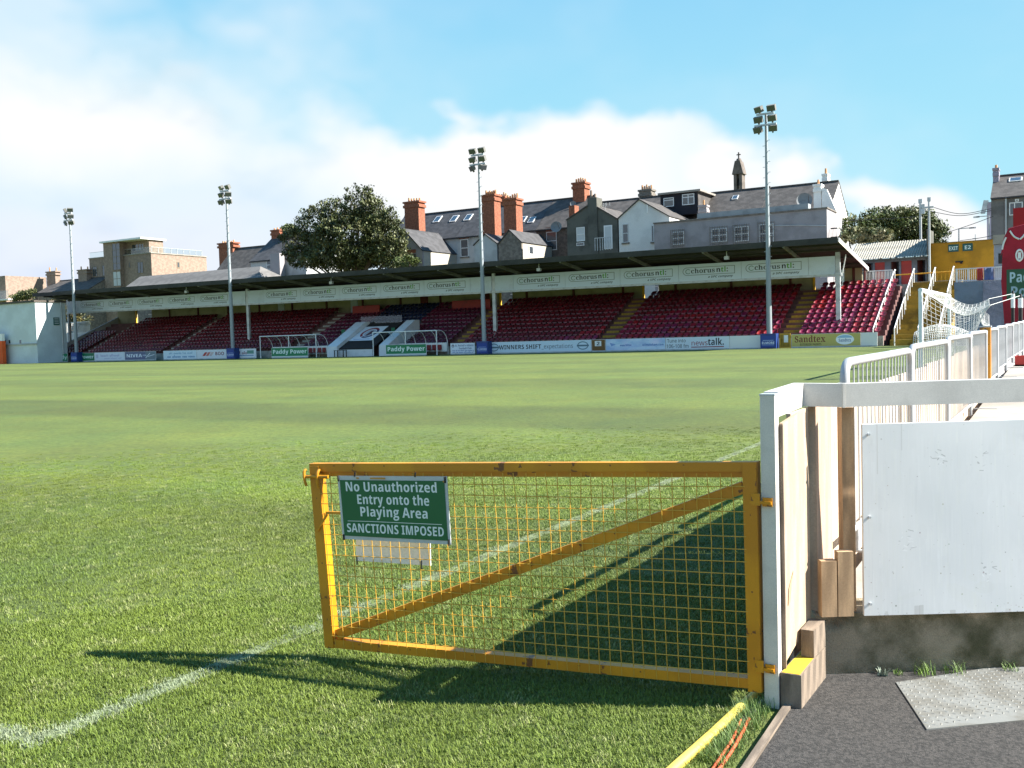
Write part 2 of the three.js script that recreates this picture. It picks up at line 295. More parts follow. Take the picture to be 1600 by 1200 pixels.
// ================= NEAR CORNER: tarmac, plinth, rail, boards =================
const TH = 31 * Math.PI / 180, DIR = V(Math.cos(TH), 0, -Math.sin(TH)), NRM = V(Math.sin(TH), 0, Math.cos(TH)), C0 = V(-0.985, 0, -4.36);
const along2 = (s, y, n = 0) => C0.clone().addScaledVector(DIR, s).addScaledVector(NRM, n).setY(y);
const obl = (s0, s1, y0, y1, n0, n1) => hexa([along2(s0, y0, n1), along2(s1, y0, n1), along2(s1, y0, n0), along2(s0, y0, n0)], [along2(s0, y1, n1), along2(s1, y1, n1), along2(s1, y1, n0), along2(s0, y1, n0)]);
{
  const tar = mottled([0.062, 0.057, 0.053], [0.024, 0.023, 0.022], 0.8, { N: 1024, f: 80, oct: 3, lo: 0.25, hi: 0.75, fine: 0.65, rough: 0.92, bump: 0.006 });
  const A = V(-1.0, 0, 5), B = V(7, 0, 5), Cc = along2(9, 0), pts = [A, B, V(Cc.x, 0, Cc.z), V(-1.0, 0, -4.37)].map((p) => p.setY(gy(p.z) + 0.012));
  ground('tarmac', prism(pts, 0.03), tar);
  // terrace behind the goal: a concrete ramp that rises from the plinth
  const r = along2(9, 0), lo = -0.05, b1 = [V(C0.x, lo, C0.z - 0.2), V(r.x, lo, r.z - 0.2), V(r.x, lo, -20), V(C0.x, lo, -20)], t1 = [V(C0.x, 0.29, C0.z - 0.2), V(r.x, 0.29, r.z - 0.2), V(r.x, 0.72, -20), V(C0.x, 0.72, -20)];
  const b2 = [V(C0.x, lo, -20.002), V(r.x, lo, -20.002), V(r.x, lo, -58), V(C0.x, lo, -58)], t2 = b2.map((p) => p.clone().setY(0.72));
  ground('terrace_floor', merge([hexa(b1, t1), hexa(b2, t2)]), M.concLight);
}
const floorY = (z) => 0.29 + 0.43 * Math.min(1, Math.max(0, (-z - 4.6) / 15.4));
{
  // the weathered concrete plinth, its upper arris chipped
  const mat = mottled([0.30, 0.245, 0.17], [0.075, 0.068, 0.032], 1.3, { N: 512, f: 9, oct: 7, lo: 0.25, hi: 0.72, fine: 0.2, rough: 0.97, bump: 0.01 });
  const g = new THREE.BoxGeometry(4, 0.32, 0.24, 120, 10, 6), p = g.attributes.position, u = g.attributes.uv;
  for (let i = 0; i < p.count; i++) {
    let x = p.getX(i), y = p.getY(i), z = p.getZ(i); const s = x + 2;
    const n = fbm(s / 4, (y + 1) / 4, 64, 4, 501, 8) - 0.5; z += n * 0.014 * (z > 0 ? 1 : 0);
    if (y > 0.1 && z > 0.05) { const chip = Math.max(0, fbm(s / 4 + 0.3, 0.2, 40, 4, 520, 8) - 0.45) * (s < 0.5 ? 0.22 : 0.05); y -= chip * 0.6; z -= chip; }
    p.setXYZ(i, x, y, z); u.setXY(i, s, y + z);
  }
  g.computeVertexNormals(); const m = mesh('concrete_plinth', g, mat, scene); m.position.copy(along2(2, 0.146, -0.12)); m.rotation.y = TH;
  tag(m, 'mossy weathered concrete plinth under the white board', 'plinth');
}
{
  // white rail with its post: hollow section, bent at the corner
  const t = thing('rail_post', 'white square steel post with the white rail leading from its top', 'railing');
  mesh('post', box(-1.105, -1.045, 0, 1.325, -3.98, -3.92), M.postWarmTint, t);
  mesh('post_cap', box(-1.107, -1.043, 1.325, 1.332, -3.982, -3.918), M.galv, t);
  const a = V(-1.075, 1.285, -3.981), b = V(-1.06, 1.295, -4.33), c = along2(0.12, 1.295, 0.0), d = along2(4, 1.295, 0.0);
  const quad = (p, o, s) => [[-1, -1], [1, -1], [1, 1], [-1, 1]].map(([i, j]) => p.clone().addScaledVector(s, i * o).add(V(0, j * 0.052, 0)));
  const sx = V(1, 0, 0), sb = V(0.72, 0, 0.55).normalize(), sd = NRM.clone();
  const r0 = quad(a, 0.03, sx), r1 = quad(b.clone().add(V(0, 0.004, -0.06)), 0.034, sb), r2 = quad(c, 0.03, sd), r3 = quad(d, 0.03, sd);
  mesh('side_rail', hexa(r1, r0), M.whitePost, t); mesh('front_rail', merge([hexa(r2, r1), hexa(r3, r2)]), M.whitePost, t);
  mesh('weld', obl(0.118, 0.126, 1.241, 1.349, -0.034, 0.034), M.whitePost, t);
  // hinge brackets for the gate
  for (const y of [0.885, 0.185]) { const h = mesh('hinge_bracket', merge([box(-1.15, -1.06, y - 0.008, y + 0.004, -3.928, -3.9), box(-1.098, -1.058, y - 0.018, y + 0.018, -3.919, -3.91)]), M.yellow, t); mesh('pin', tube(V(-1.13, y, -3.915), V(-1.13, y + 0.05, -3.915), 0.008, 10), M.yellow, h); }
  base(t, -1.075, 0, -3.95);
}
{
  // white painted board on the plinth: warped plywood
  const mat = canvasMat(1536, 544, (x, w, h) => {   // brushed white paint, scuffs, drips and splashes of mud
    const r = mulberry(77); x.fillStyle = '#dfdfde'; x.fillRect(0, 0, w, h);
    for (let i = 0; i < 2600; i++) { const v = 205 + 40 * r(); x.fillStyle = `rgba(${v},${v},${v - 2},0.10)`; x.fillRect(r() * w, r() * h, 2 + 5 * r(), 20 + 90 * r()); }
    for (let i = 0; i < 60; i++) { const v = 150 + 60 * r(); x.fillStyle = `rgba(${v},${v - 6},${v - 14},0.035)`; x.beginPath(); x.ellipse(r() * w, r() * h, 10 + 60 * r(), 6 + 30 * r(), r() * 3, 0, 7); x.fill(); }
    for (let i = 0; i < 420; i++) { x.fillStyle = `rgba(${70 + 50 * r()},${60 + 45 * r()},${50 + 30 * r()},${0.15 + 0.45 * r()})`; x.beginPath(); x.arc(r() * w, h - Math.pow(r(), 2.5) * h, 0.7 + 1.8 * r() * r(), 0, 7); x.fill(); }
    for (const [cx, cy] of [[330, 110], [345, 430], [120, 330], [210, 90], [620, 250], [520, 470]]) for (let i = 0; i < 16; i++) { x.strokeStyle = `rgba(${r() > 0.5 ? '120,118,116' : '250,250,250'},${0.25 + 0.35 * r()})`; x.lineWidth = 1 + 1.5 * r(); x.beginPath(); const a = cx + 34 * (r() - 0.5), b = cy + 60 * (r() - 0.5); x.moveTo(a, b); x.lineTo(a + 26 * (r() - 0.3), b + 14 * (r() - 0.5)); x.stroke(); }
    for (let i = 0; i < 26; i++) { x.fillStyle = `rgba(95,88,76,${0.05 + 0.12 * r()})`; x.fillRect(r() * w, h - 8 - 40 * r() * r(), 3 + 30 * r(), 50); }
    for (let i = 0; i < 14; i++) { x.fillStyle = `rgba(130,120,105,${0.08 + 0.12 * r()})`; x.fillRect(r() * w, 0, 1 + 2 * r(), 30 + 160 * r()); }
  }, 0.6);
  const W = 2.44, H = 0.86, g = new THREE.BoxGeometry(W, H, 0.018, 60, 24, 1), p = g.attributes.position, u = g.attributes.uv;
  for (let i = 0; i < p.count; i++) { const x = p.getX(i), y = p.getY(i); p.setZ(i, p.getZ(i) + 0.013 * Math.sin((x + 1.2) * 2.1) * Math.cos(y * 1.9 + 0.5) + 0.004 * (fbm(x / 4 + 1, y / 4 + 1, 12, 3, 601, 8) - 0.5)); }
  g.computeVertexNormals(); const m = thing('white_board', 'white painted plywood board standing on the concrete plinth', 'board');
  const pan = mesh('panel', g, mat, m); pan.position.copy(along2(0.2 + W / 2, 0.305 + H / 2, 0.03)); pan.rotation.y = TH;
  for (const [s, y] of [[0.225, 1.12], [0.225, 0.36], [0.225, 0.75], [1.4, 1.13]]) { const q = tube(along2(s, y, 0.03), along2(s, y, 0.052), 0.006, 8); mesh('screw', q, M.galv, m); }
  base(m, ...along2(1.4, 0.3, 0.03).toArray());
  // studs and blocks at the corner
  const st = (s0, s1, y0, y1, n0, n1, mat, label) => single('timber_stud', obl(s0, s1, y0, y1, n0, n1), mat, label, 'timber');
  single('timber_stud', box(-1.03, -0.995, 0.3, 1.255, -4.43, -4.59), M.ply, 'pale upright board beside the plywood sheet end', 'timber');
  single('timber_stud', box(-1.035, -1.0, 0.3, 1.262, -4.60, -4.78), M.ply, 'pale upright board second from the plywood sheet', 'timber');
  st(0.134, 0.19, 0.305, 1.235, -0.09, -0.03, M.timber, 'upright timber close behind the white board edge');
  st(0.006, 0.075, 0.308, 0.56, 0.0, 0.05, M.timber, 'short brown block at the corner of the concrete plinth');
  st(0.08, 0.15, 0.308, 0.60, 0.004, 0.05, M.timber, 'taller brown block between corner block and white board');
  // plywood sheet between the post and the plinth, edge on to the grass
  const ply = thing('plywood_sheet', 'sunlit bare plywood sheet between white post and plinth', 'board');
  const pm = mottled([0.48, 0.36, 0.25], [0.39, 0.28, 0.18], 1.0, { f: 3, sx: 6, rough: 0.8, fine: 0.05 });
  mesh('sheet', hexa([V(-1.045, 0.2, -3.99), V(-1.03, 0.2, -3.99), V(-1.015, 0.28, -4.37), V(-1.03, 0.28, -4.37)], [V(-1.045, 1.205, -3.99), V(-1.03, 1.205, -3.99), V(-1.015, 1.245, -4.37), V(-1.03, 1.245, -4.37)]), pm, ply);
  mesh('torn_veneer', prism([V(-1.0275, 0.43, -4.02), V(-1.0265, 0.44, -4.05), V(-1.0255, 0.50, -4.07), V(-1.0245, 0.56, -4.10), V(-1.027, 0.50, -4.035)].reverse(), 0.002), M.timber, ply);
  mesh('dark_edge', hexa([V(-1.05, 0.02, -3.978), V(-1.028, 0.02, -3.978), V(-1.028, 0.02, -3.988), V(-1.05, 0.02, -3.988)], [V(-1.05, 1.2, -3.978), V(-1.028, 1.2, -3.978), V(-1.028, 1.2, -3.988), V(-1.05, 1.2, -3.988)]), M.timberGrey, ply);
  base(ply, -1.03, 0.2, -4.18);
  // sleepers
  const sl = thing('timber_sleeper', 'grey timber sleeper with yellow paint on top beside the post', 'timber');
  mesh('beam', hexa([V(-1.04, 0.012, -3.93), V(-0.955, 0.012, -3.93), V(-0.945, 0.012, -4.34), V(-1.03, 0.012, -4.34)], [V(-1.04, 0.17, -3.93), V(-0.955, 0.17, -3.93), V(-0.945, 0.17, -4.34), V(-1.03, 0.17, -4.34)]), M.timberGrey, sl);
  mesh('yellow_paint', hexa([V(-1.035, 0.1705, -3.935), V(-0.962, 0.1705, -3.935), V(-0.955, 0.1705, -4.3), V(-1.025, 0.1705, -4.3)], [V(-1.035, 0.172, -3.935), V(-0.962, 0.172, -3.935), V(-0.955, 0.172, -4.3), V(-1.025, 0.172, -4.3)]), mottled([0.68, 0.42, 0.02], [0.36, 0.24, 0.06], 0.3, { f: 6 }), sl);
  base(sl, -1, 0.012, -4.14);
  single('timber_block', hexa([V(-1.01, 0.174, -4.16), V(-0.955, 0.174, -4.16), V(-0.945, 0.174, -4.34), V(-1.01, 0.174, -4.34)], [V(-1.01, 0.292, -4.16), V(-0.955, 0.292, -4.16), V(-0.945, 0.292, -4.34), V(-1.01, 0.292, -4.34)]), M.timberGrey, 'small grey timber block lying on the sleeper', 'timber');
  // timber edging between grass and tarmac
  const e0 = atG(1232, 1108), e1 = atG(1172, 1200), ed = e1.clone().sub(e0).normalize(), e2 = e1.clone().addScaledVector(ed, 2.5);
  single('timber_edging', bar(V(e0.x, 0.012, e0.z), V(e2.x, 0.012, e2.z), 0.03, 0.06), M.timberGrey, 'weathered timber edging strip between grass and tarmac', 'edging');
}
{
  // chequer plate let into the tarmac, with raised lozenges
  const P = [[1400, 1066], [1448, 1139], [1640, 1121], [1640, 1028]].map(([x, y]) => atY(x, y, 0.036)), t = thing('chequer_plate', 'galvanised chequer plate cover on the tarmac beside the plinth', 'cover plate');
  const mat = mottled([0.225, 0.23, 0.22], [0.165, 0.16, 0.142], 0.7, { N: 512, f: 7, rough: 0.5, metal: 0.15, fine: 0.12 });
  const ext = (p, q, k) => p.clone().lerp(q, k), R0 = ext(P[1], P[2], 3), R1 = ext(P[0], P[3], 3);
  mesh('plate', prism([P[0], P[1], R0, R1], 0.02), mat, t);
  const ex = P[3].clone().sub(P[0]).normalize(), ez = V(-ex.z, 0, ex.x); if (ez.dot(P[1].clone().sub(P[0])) < 0) ez.negate();
  const gs = []; const A = P[0], w = P[1].clone().sub(P[0]).dot(ez), sh = P[1].clone().sub(P[0]).dot(ex) / w;
  for (let j = 0, v = 0.012; v < w - 0.012; v += 0.03, j++) for (let i = 0, s = 0.016; s < 1.7; s += 0.03, i++) {
    const u = s + sh * v, c = A.clone().addScaledVector(ex, u).addScaledVector(ez, v), k = (i + j) % 2 ? 1 : -1;
    const d = ex.clone().addScaledVector(ez, k).normalize(), n = V(-d.z, 0, d.x), tip = 0.0165, wd = 0.0052, h = 0.0026;
    const a = c.clone().addScaledVector(d, -tip), b = c.clone().addScaledVector(d, tip), l = c.clone().addScaledVector(n, wd), r = c.clone().addScaledVector(n, -wd), top = c.clone().add(V(0, h, 0));
    const pos = [], uv = []; for (const [p, q] of [[a, r], [r, b], [b, l], [l, a]]) { for (const x of [p, top, q]) { pos.push(x.x, x.y, x.z); uv.push(x.x, x.z); } }
    const g = fromTris(pos, uv); gs.push(g);
  }
  const l = mesh('lozenge_pattern', mergeGeometries(gs), mat, t); l.userData.kind = 'stuff';
  base(t, ...P[0].toArray());
}
// weeds at the foot of the plinth, long grass round the post
function tuftGeo(seed, n, h, spread, w = 0.004, lean = 0.5) {
  const r = mulberry(seed), pos = [];
  for (let i = 0; i < n; i++) {
    const a = r() * 6.283, d = spread * Math.sqrt(r()), x = Math.cos(a) * d, z = Math.sin(a) * d, H = h * (0.5 + 0.6 * r()), b = r() * 6.283, L = H * lean * (0.3 + r()), ox = -Math.sin(b) * w / 2, oz = Math.cos(b) * w / 2;
    let px = x, pz = z, py = 0; const S = 4;
    for (let k = 0; k < S; k++) {
      const t1 = (k + 1) / S, nx = x + Math.cos(b) * L * t1 * t1, nz = z + Math.sin(b) * L * t1 * t1, ny = H * (t1 - 0.25 * t1 * t1 * lean), w0 = 1 - k / S, w1 = 1 - t1;
      pos.push(px - ox * w0, py, pz - oz * w0, px + ox * w0, py, pz + oz * w0, nx + ox * w1, ny, nz + oz * w1, px - ox * w0, py, pz - oz * w0, nx + ox * w1, ny, nz + oz * w1, nx - ox * w1, ny, nz - oz * w1); px = nx; pz = nz; py = ny;
    }
  }
  return fromTris(pos, new Array(pos.length / 3 * 2).fill(0));
}
{
  const gm = new THREE.MeshStandardMaterial({ color: rgb(0.16, 0.26, 0.04), roughness: 0.6, side: THREE.DoubleSide }), gm2 = new THREE.MeshStandardMaterial({ color: rgb(0.13, 0.21, 0.045), roughness: 0.6, side: THREE.DoubleSide }), gm3 = new THREE.MeshStandardMaterial({ color: rgb(0.22, 0.26, 0.2), roughness: 0.8, side: THREE.DoubleSide });
  for (const [px, py, h, n, sp, mat, lab] of [[1425, 1050, 0.075, 60, 0.05, gm, 'bright green grass weed at the foot of the plinth near the plate corner'], [1462, 1046, 0.085, 45, 0.05, gm2, 'thin grass weed at the foot of the plinth above the plate edge'], [1366, 1054, 0.045, 24, 0.022, gm3, 'small grey green leafy weed at the foot of the plinth'], [1388, 1052, 0.04, 20, 0.02, gm, 'tiny yellow green weed between two weeds at the plinth'], [1535, 1034, 0.06, 40, 0.035, gm2, 'low grass weed behind the far edge of the chequer plate']]) {
    const p = along2({ 1425: 0.47, 1462: 0.6, 1366: 0.28, 1388: 0.35, 1535: 0.86 }[px], 0.03, 0.035), m = single('weed', tuftGeo(px, n, h, sp, mat === gm3 ? 0.012 : 0.004, 0.7), mat, lab, 'weed'); m.position.set(p.x, 0.03, p.z);
  }
  const gs = []; const r = mulberry(99);
  for (let i = 0; i < 120; i++) { const t = r(), p = atG(lerp(1208, 1150, t), lerp(1112, 1200, t)), g = tuftGeo(1000 + i, 14, 0.05 + 0.07 * r() * (1 - 0.5 * t), 0.03, 0.004, 0.6); g.translate(Math.min(p.x - 0.02 - 0.10 * r(), -1.04), 0, p.z + 0.04 * (r() - 0.5)); gs.push(g); }
  const m = mesh('long_grass', mergeGeometries(gs), gm2, scene); tag(m, 'longer uncut grass along the timber edging and post foot', 'grass', null, 'stuff');
}
{
  // pipe and cables lying in the grass
  const P = (px, py, y) => { const g = atG(px, py); return V(g.x, y, g.z); };
  single('yellow_pipe', curve([P(1196, 1072, 0.02), P(1160, 1105, 0.022), P(1115, 1148, 0.022), P(1058, 1200, 0.022), P(980, 1270, 0.02)], 0.021, 30, 12), mottled([0.72, 0.55, 0.09], [0.60, 0.43, 0.06], 0.3, { rough: 0.5 }), 'yellow plastic pipe lying on the grass under the gate hinge', 'pipe');
  single('black_pipe', curve([P(1192, 1098, 0.018), P(1160, 1130, 0.02), P(1140, 1152, 0.012), P(1118, 1180, 0.008)], 0.014, 20, 10), M.black, 'dark blue black pipe lying beside the yellow pipe', 'pipe');
  const or = flat(0.5, 0.09, 0.03, 0.6);
  single('orange_cable', curve([P(1170, 1128, 0.03), P(1160, 1152, 0.035), P(1143, 1180, 0.03), P(1128, 1198, 0.02), P(1105, 1225, 0.015)], 0.007, 24, 8), or, 'orange cable in the long grass, the one nearer the timber edging', 'cable');
  single('orange_cable', curve([P(1158, 1130, 0.03), P(1146, 1158, 0.03), P(1128, 1184, 0.025), P(1108, 1210, 0.015)], 0.006, 24, 8), or, 'orange cable in the long grass, the one nearer the yellow pipe', 'cable');
}

// ================= GATE =================
{
  const c = { tl: V(-3.27, 0.995, -3.61), bl: V(-3.205, 0.095, -3.6), tr: V(-1.125, 1.05, -3.93), br: V(-1.118, 0.108, -3.93) };
  const N = new THREE.Vector3().subVectors(c.br, c.bl).cross(new THREE.Vector3().subVectors(c.tl, c.bl)).normalize();
  const G = (s, t, n = 0) => c.bl.clone().lerp(c.br, s).lerp(c.tl.clone().lerp(c.tr, s), t).addScaledVector(N, n);
  const up = G(0.5, 1).sub(G(0.5, 0)).normalize();
  const gate = thing('pitch_gate', 'yellow mesh gate with diagonal brace, swung out over the grass', 'gate');
  mesh('stile', hexa([G(-0.004, -0.02, 0.025), G(0.02, -0.02, 0.025), G(0.02, -0.02, -0.035), G(-0.004, -0.02, -0.035)], [G(-0.004, 0.985, 0.025), G(0.02, 0.985, 0.025), G(0.02, 0.985, -0.035), G(-0.004, 0.985, -0.035)]), M.yellow, gate);
  mesh('stile', hexa([G(0.974, -0.03, 0.025), G(1.0, -0.03, 0.025), G(1.005, -0.03, -0.03), G(0.974, -0.03, -0.03)], [G(0.974, 1.0, 0.025), G(1.0, 1.0, 0.025), G(1.005, 1.0, -0.03), G(0.974, 1.0, -0.03)]), M.yellow, gate);
  mesh('top_rail', merge([bar(G(-0.006, 0.978, -0.005), G(0.974, 0.978, -0.005), 0.045, 0.04, up), bar(G(0.021, 0.945, 0.0), G(0.974, 0.945, 0.0), 0.006, 0.03, up)]), M.yellow, gate);
  mesh('bottom_rail', bar(G(0.0201, 0.005, -0.005), G(0.974, 0.005, -0.005), 0.05, 0.042, up), M.yellow, gate);
  mesh('diagonal_brace', bar(G(0.025, 0.05, -0.006), G(0.974, 0.885, -0.006), 0.03, 0.05, up), M.yellow, gate);
  const wm = mottled([0.64, 0.36, 0.04], [0.48, 0.24, 0.03], 0.2, { rough: 0.5, fine: 0.1 }), r = mulberry(41), wr = 0.0021;
  const L = c.bl.distanceTo(c.br), H = 0.9;
  for (let x = 0.05; x < L - 0.05; x += 0.0505) { const s = x / L + (r() - 0.5) * 0.003, e = (r() - 0.5) * 0.004, loose = s > 0.06 && s < 0.35 && r() > 0.5; mesh('wire', curve([G(s, -0.015, 0.021), G(s + e, 0.35, 0.021), G(s - e, 0.7, 0.022), G(s + e * 2, loose ? 0.86 : 0.95, loose ? 0.028 : 0.021)], wr, 6, 5), wm, gate); }
  for (let y = 0.045, k = 0; y < H - 0.05; y += 0.0505, k++) { const t = y / H, e = (r() - 0.5) * 0.006; mesh('wire', curve([G(0.018, t, 0.025), G(0.35, t + e, 0.025), G(0.7, t - e, 0.025), G(0.978, t, 0.025)], wr, 10, 5), wm, gate); }
  // latch at the free end, hinge straps at the post
  const latch = mesh('latch', merge([tube(G(-0.012, 0.93, 0.035), G(0.05, 0.93, 0.04), 0.009, 8), curve([G(-0.012, 0.97, 0.03), G(-0.014, 0.96, 0.04), G(-0.014, 0.9, 0.04), G(-0.012, 0.88, 0.035)], 0.007, 10, 8), curve([G(0.024, 0.97, 0.03), G(0.022, 0.95, 0.042), G(0.02, 0.9, 0.042), G(0.02, 0.87, 0.036)], 0.008, 10, 8)]), M.yellow, gate);
  mesh('chain_stay', merge([bar(G(0.03, 0.73, 0.02), G(0.075, 0.73, 0.02), 0.012, 0.012, up), bar(G(0.005, 0.63, 0.028), G(0.033, 0.72, 0.026), 0.01, 0.01, up)]), M.yellow, gate);
  for (const t of [0.835, 0.09]) { const h = mesh('hinge_strap', merge([bar(G(0.99, t, 0.024), G(1.006, t, 0.03), 0.008, 0.05, up), tube(G(1.0, t - 0.015, 0.022), V(-1.13, G(1, t - 0.015).y, -3.905), 0.007, 8)]), M.yellow, gate); }
  base(gate, c.br.x, 0, c.br.z);

  // sign tied to the mesh
  const onGate = (px, py, n) => { const d = ray(px, py), p0 = G(0, 0, n); const k = p0.clone().sub(V(0, CAM.h, 0)).dot(N) / d.dot(N); return along(d, k); };
  const Q = [[535.5, 842], [704.5, 851], [698, 744.5], [527, 743.5]].map(([x, y]) => onGate(x, y, 0.04));
  const sg = thing('warning_sign', 'green sign with white lettering tied to the yellow mesh gate', 'sign');
  mesh('panel', slab(...Q, 0.006), mottled([0.48, 0.5, 0.52], [0.4, 0.42, 0.45], 0.3, { rough: 0.4 }), sg);
  const face = canvasMat(1024, 640, (x, w, h) => {
    x.fillStyle = '#0b5a36'; x.fillRect(0, 0, w, h); x.fillStyle = '#d4d9dd'; x.textAlign = 'center'; x.textBaseline = 'alphabetic';
    const line = (s, cx, y, size, tw) => { x.font = 'bold ' + size + 'px sans-serif'; const m = x.measureText(s).width; x.save(); x.translate(cx, y); x.scale(tw / m, 1); x.fillText(s, 0, 0); x.restore(); };
    line('No Unauthorized', 500, 128, 150, 910); line('Entry onto the', 512, 272, 150, 720); line('Playing Area', 512, 412, 150, 680); x.fillRect(46, 466, 930, 6); line('SANCTIONS IMPOSED', 512, 596, 138, 966);
    const r = mulberry(5); for (let i = 0; i < 260; i++) { x.fillStyle = `rgba(${150 + 40 * r()},${110 + 40 * r()},40,${0.10 + 0.2 * r()})`; const a = r() * w; x.fillRect(a, Math.pow(r(), 5) * 90, 2 + 5 * r(), 1 + 3 * r()); }
  }, 0.38);
  const f = (a, b, k) => a.clone().lerp(b, k), in2 = (u, v) => f(f(Q[0], Q[1], u), f(Q[3], Q[2], u), v).addScaledVector(N, 0.002);
  mesh('lettering', printed(in2(0.022, 0.055), in2(0.978, 0.055), in2(0.978, 0.935), in2(0.022, 0.935)), face, sg);
  for (const [u, v] of [[0.01, 0.96], [0.985, 0.95], [0.015, 0.03], [0.985, 0.03]]) mesh('cable_tie', merge([bar(in2(u, v - 0.045), in2(u, v + 0.045), 0.009, 0.006)]), M.black, sg);
  for (const u of [0.165, 0.72]) mesh('cable_tie', bar(in2(u, 0.99), in2(u + 0.008, 1.06), 0.006, 0.006), M.black, sg);
  const rs = mottled([0.42, 0.22, 0.05], [0.5, 0.33, 0.12], 0.1, { f: 8 });
  for (const [u0, u1, v] of [[0.31, 0.45, 0.968], [0.18, 0.205, 0.97], [0.965, 0.98, 0.93]]) mesh('rust_stain', slab(in2(u0, v - 0.012).addScaledVector(N, 0.0015), in2(u1, v - 0.016).addScaledVector(N, 0.0015), in2(u1, v + 0.012).addScaledVector(N, 0.0015), in2(u0, v + 0.01).addScaledVector(N, 0.0015), 0.001), rs, sg);
  base(sg, ...Q[0].toArray());
  const B = [[556, 876], [673, 884], [672, 846], [556, 838]].map(([x, y]) => onGate(x, y, -0.006));
  const bp = thing('blank_plate', 'small blank white plate behind the mesh under the green sign', 'plate');
  mesh('panel', slab(...B, 0.005), M.white, bp); for (const u of [0.07, 0.93]) mesh('cable_tie', bar(f(B[0], B[1], u).add(V(0, -0.012, 0.03)), f(B[0], B[1], u).add(V(0, 0.03, 0.03)), 0.005, 0.005), M.black, bp);
  base(bp, ...B[0].toArray());
}

// ================= BARRIER LINE BEHIND THE GOAL =================
{
  const BX = -1.05, topY = (z) => 1.395 + 0.0095 * (-z - 5.4), wp = M.whitePost, barG = new THREE.CylinderGeometry(1, 1, 1, 6);
  const col = mottled([0.40, 0.415, 0.43], [0.31, 0.325, 0.34], 0.6, { rough: 0.45, metal: 0.1 });
  for (let k = 0; k < 13; k++) {
    const z0 = -5.36 - k * 2.53, z1 = z0 - 2.47, fy = floorY(z0) + 0.02, ty = topY((z0 + z1) / 2), R = 0.13;
    const t = thing('crowd_barrier', k === 0 ? 'first grey white crowd barrier, its rounded end behind the white rail' : 'grey white tubular crowd barrier in the line behind the goal', 'barrier', 'crowd barriers behind the goal');
    const cp = new THREE.CurvePath(), cv = (a, b, c) => cp.add(new THREE.QuadraticBezierCurve3(a, b, c)); cp.add(new THREE.LineCurve3(V(BX, fy, z0), V(BX, ty - R, z0))); cv(V(BX, ty - R, z0), V(BX, ty, z0), V(BX, ty, z0 - R)); cp.add(new THREE.LineCurve3(V(BX, ty, z0 - R), V(BX, ty, z1 + R))); cv(V(BX, ty, z1 + R), V(BX, ty, z1), V(BX, ty - R, z1)); cp.add(new THREE.LineCurve3(V(BX, ty - R, z1), V(BX, fy, z1)));
    mesh('frame', plain(new THREE.TubeGeometry(cp, 90, 0.025, 10)), col, t);
    mesh('lower_rail', tube(V(BX, fy + 0.13, z0), V(BX, fy + 0.13, z1), 0.017, 8), col, t);
    for (let z = z0 - 0.125; z > z1 + 0.06; z -= 0.135) { const b = mesh('bar', barG, col, t); b.scale.set(0.005, ty - fy - 0.13, 0.0055); b.position.set(BX, (ty + fy + 0.13) / 2, z); }
    mesh('foot', merge([bar(V(BX - 0.02, fy - 0.01, z0 - 0.3), V(BX + 0.28, fy - 0.01, z0 - 0.3), 0.035, 0.012), tube(V(BX, fy, z0 - 0.3), V(BX, fy + 0.13, z0 - 0.3), 0.015, 8)]), col, t);
    base(t, BX, fy, z0);
  }
  const yp = thing('yellow_post', 'yellow steel post standing among the crowd barriers', 'post'); mesh('shaft', box(BX - 0.08, BX + 0.06, 0.5, 1.54, -15.66, -15.53), M.yellow, yp); mesh('cap', box(BX - 0.09, BX + 0.07, 1.541, 1.56, -15.67, -15.52), M.galv, yp); base(yp, BX, 0.5, -15.6);
  // plywood hoardings on the pitch side; painted ones further on
  const hp = mottled([0.66, 0.52, 0.40], [0.55, 0.41, 0.30], 1.4, { f: 3, sx: 6, rough: 0.85 }), hw = mottled([0.42, 0.42, 0.43], [0.35, 0.35, 0.365], 2, { rough: 0.7 });
  for (let k = 0; k < 14; k++) { const z0 = -4.5 - k * 2.46, z1 = z0 - 2.44, painted = z0 < -14.5, ty = painted ? 1.36 + 0.005 * -z0 : 1.165 + 0.008 * -z0; single('hoarding_board', box(-1.145, -1.125, gy(z0) + 0.005, ty, z0, z1), painted ? hw : hp, painted ? 'pale painted hoarding board beyond the yellow post on the pitch side' : 'bare plywood hoarding board on the pitch side of the crowd barriers', 'hoarding', painted ? 'painted hoardings' : 'plywood hoardings'); }
  const rb = thing('red_crate', 'small red crate lying on the terrace behind the barriers', 'crate'); { const p = atX(1597, 560, -0.82), y = floorY(p.z); mesh('tray', merge([box(-0.95, -0.4, y, y + 0.03, p.z, p.z - 0.5), box(-0.95, -0.4, y, y + 0.2, p.z, p.z - 0.03), box(-0.95, -0.4, y, y + 0.2, p.z - 0.47, p.z - 0.5), box(-0.95, -0.92, y, y + 0.2, p.z - 0.03, p.z - 0.47), box(-0.43, -0.4, y, y + 0.2, p.z - 0.03, p.z - 0.47)]), M.redPaint, rb); base(rb, -0.7, y, p.z); }
}

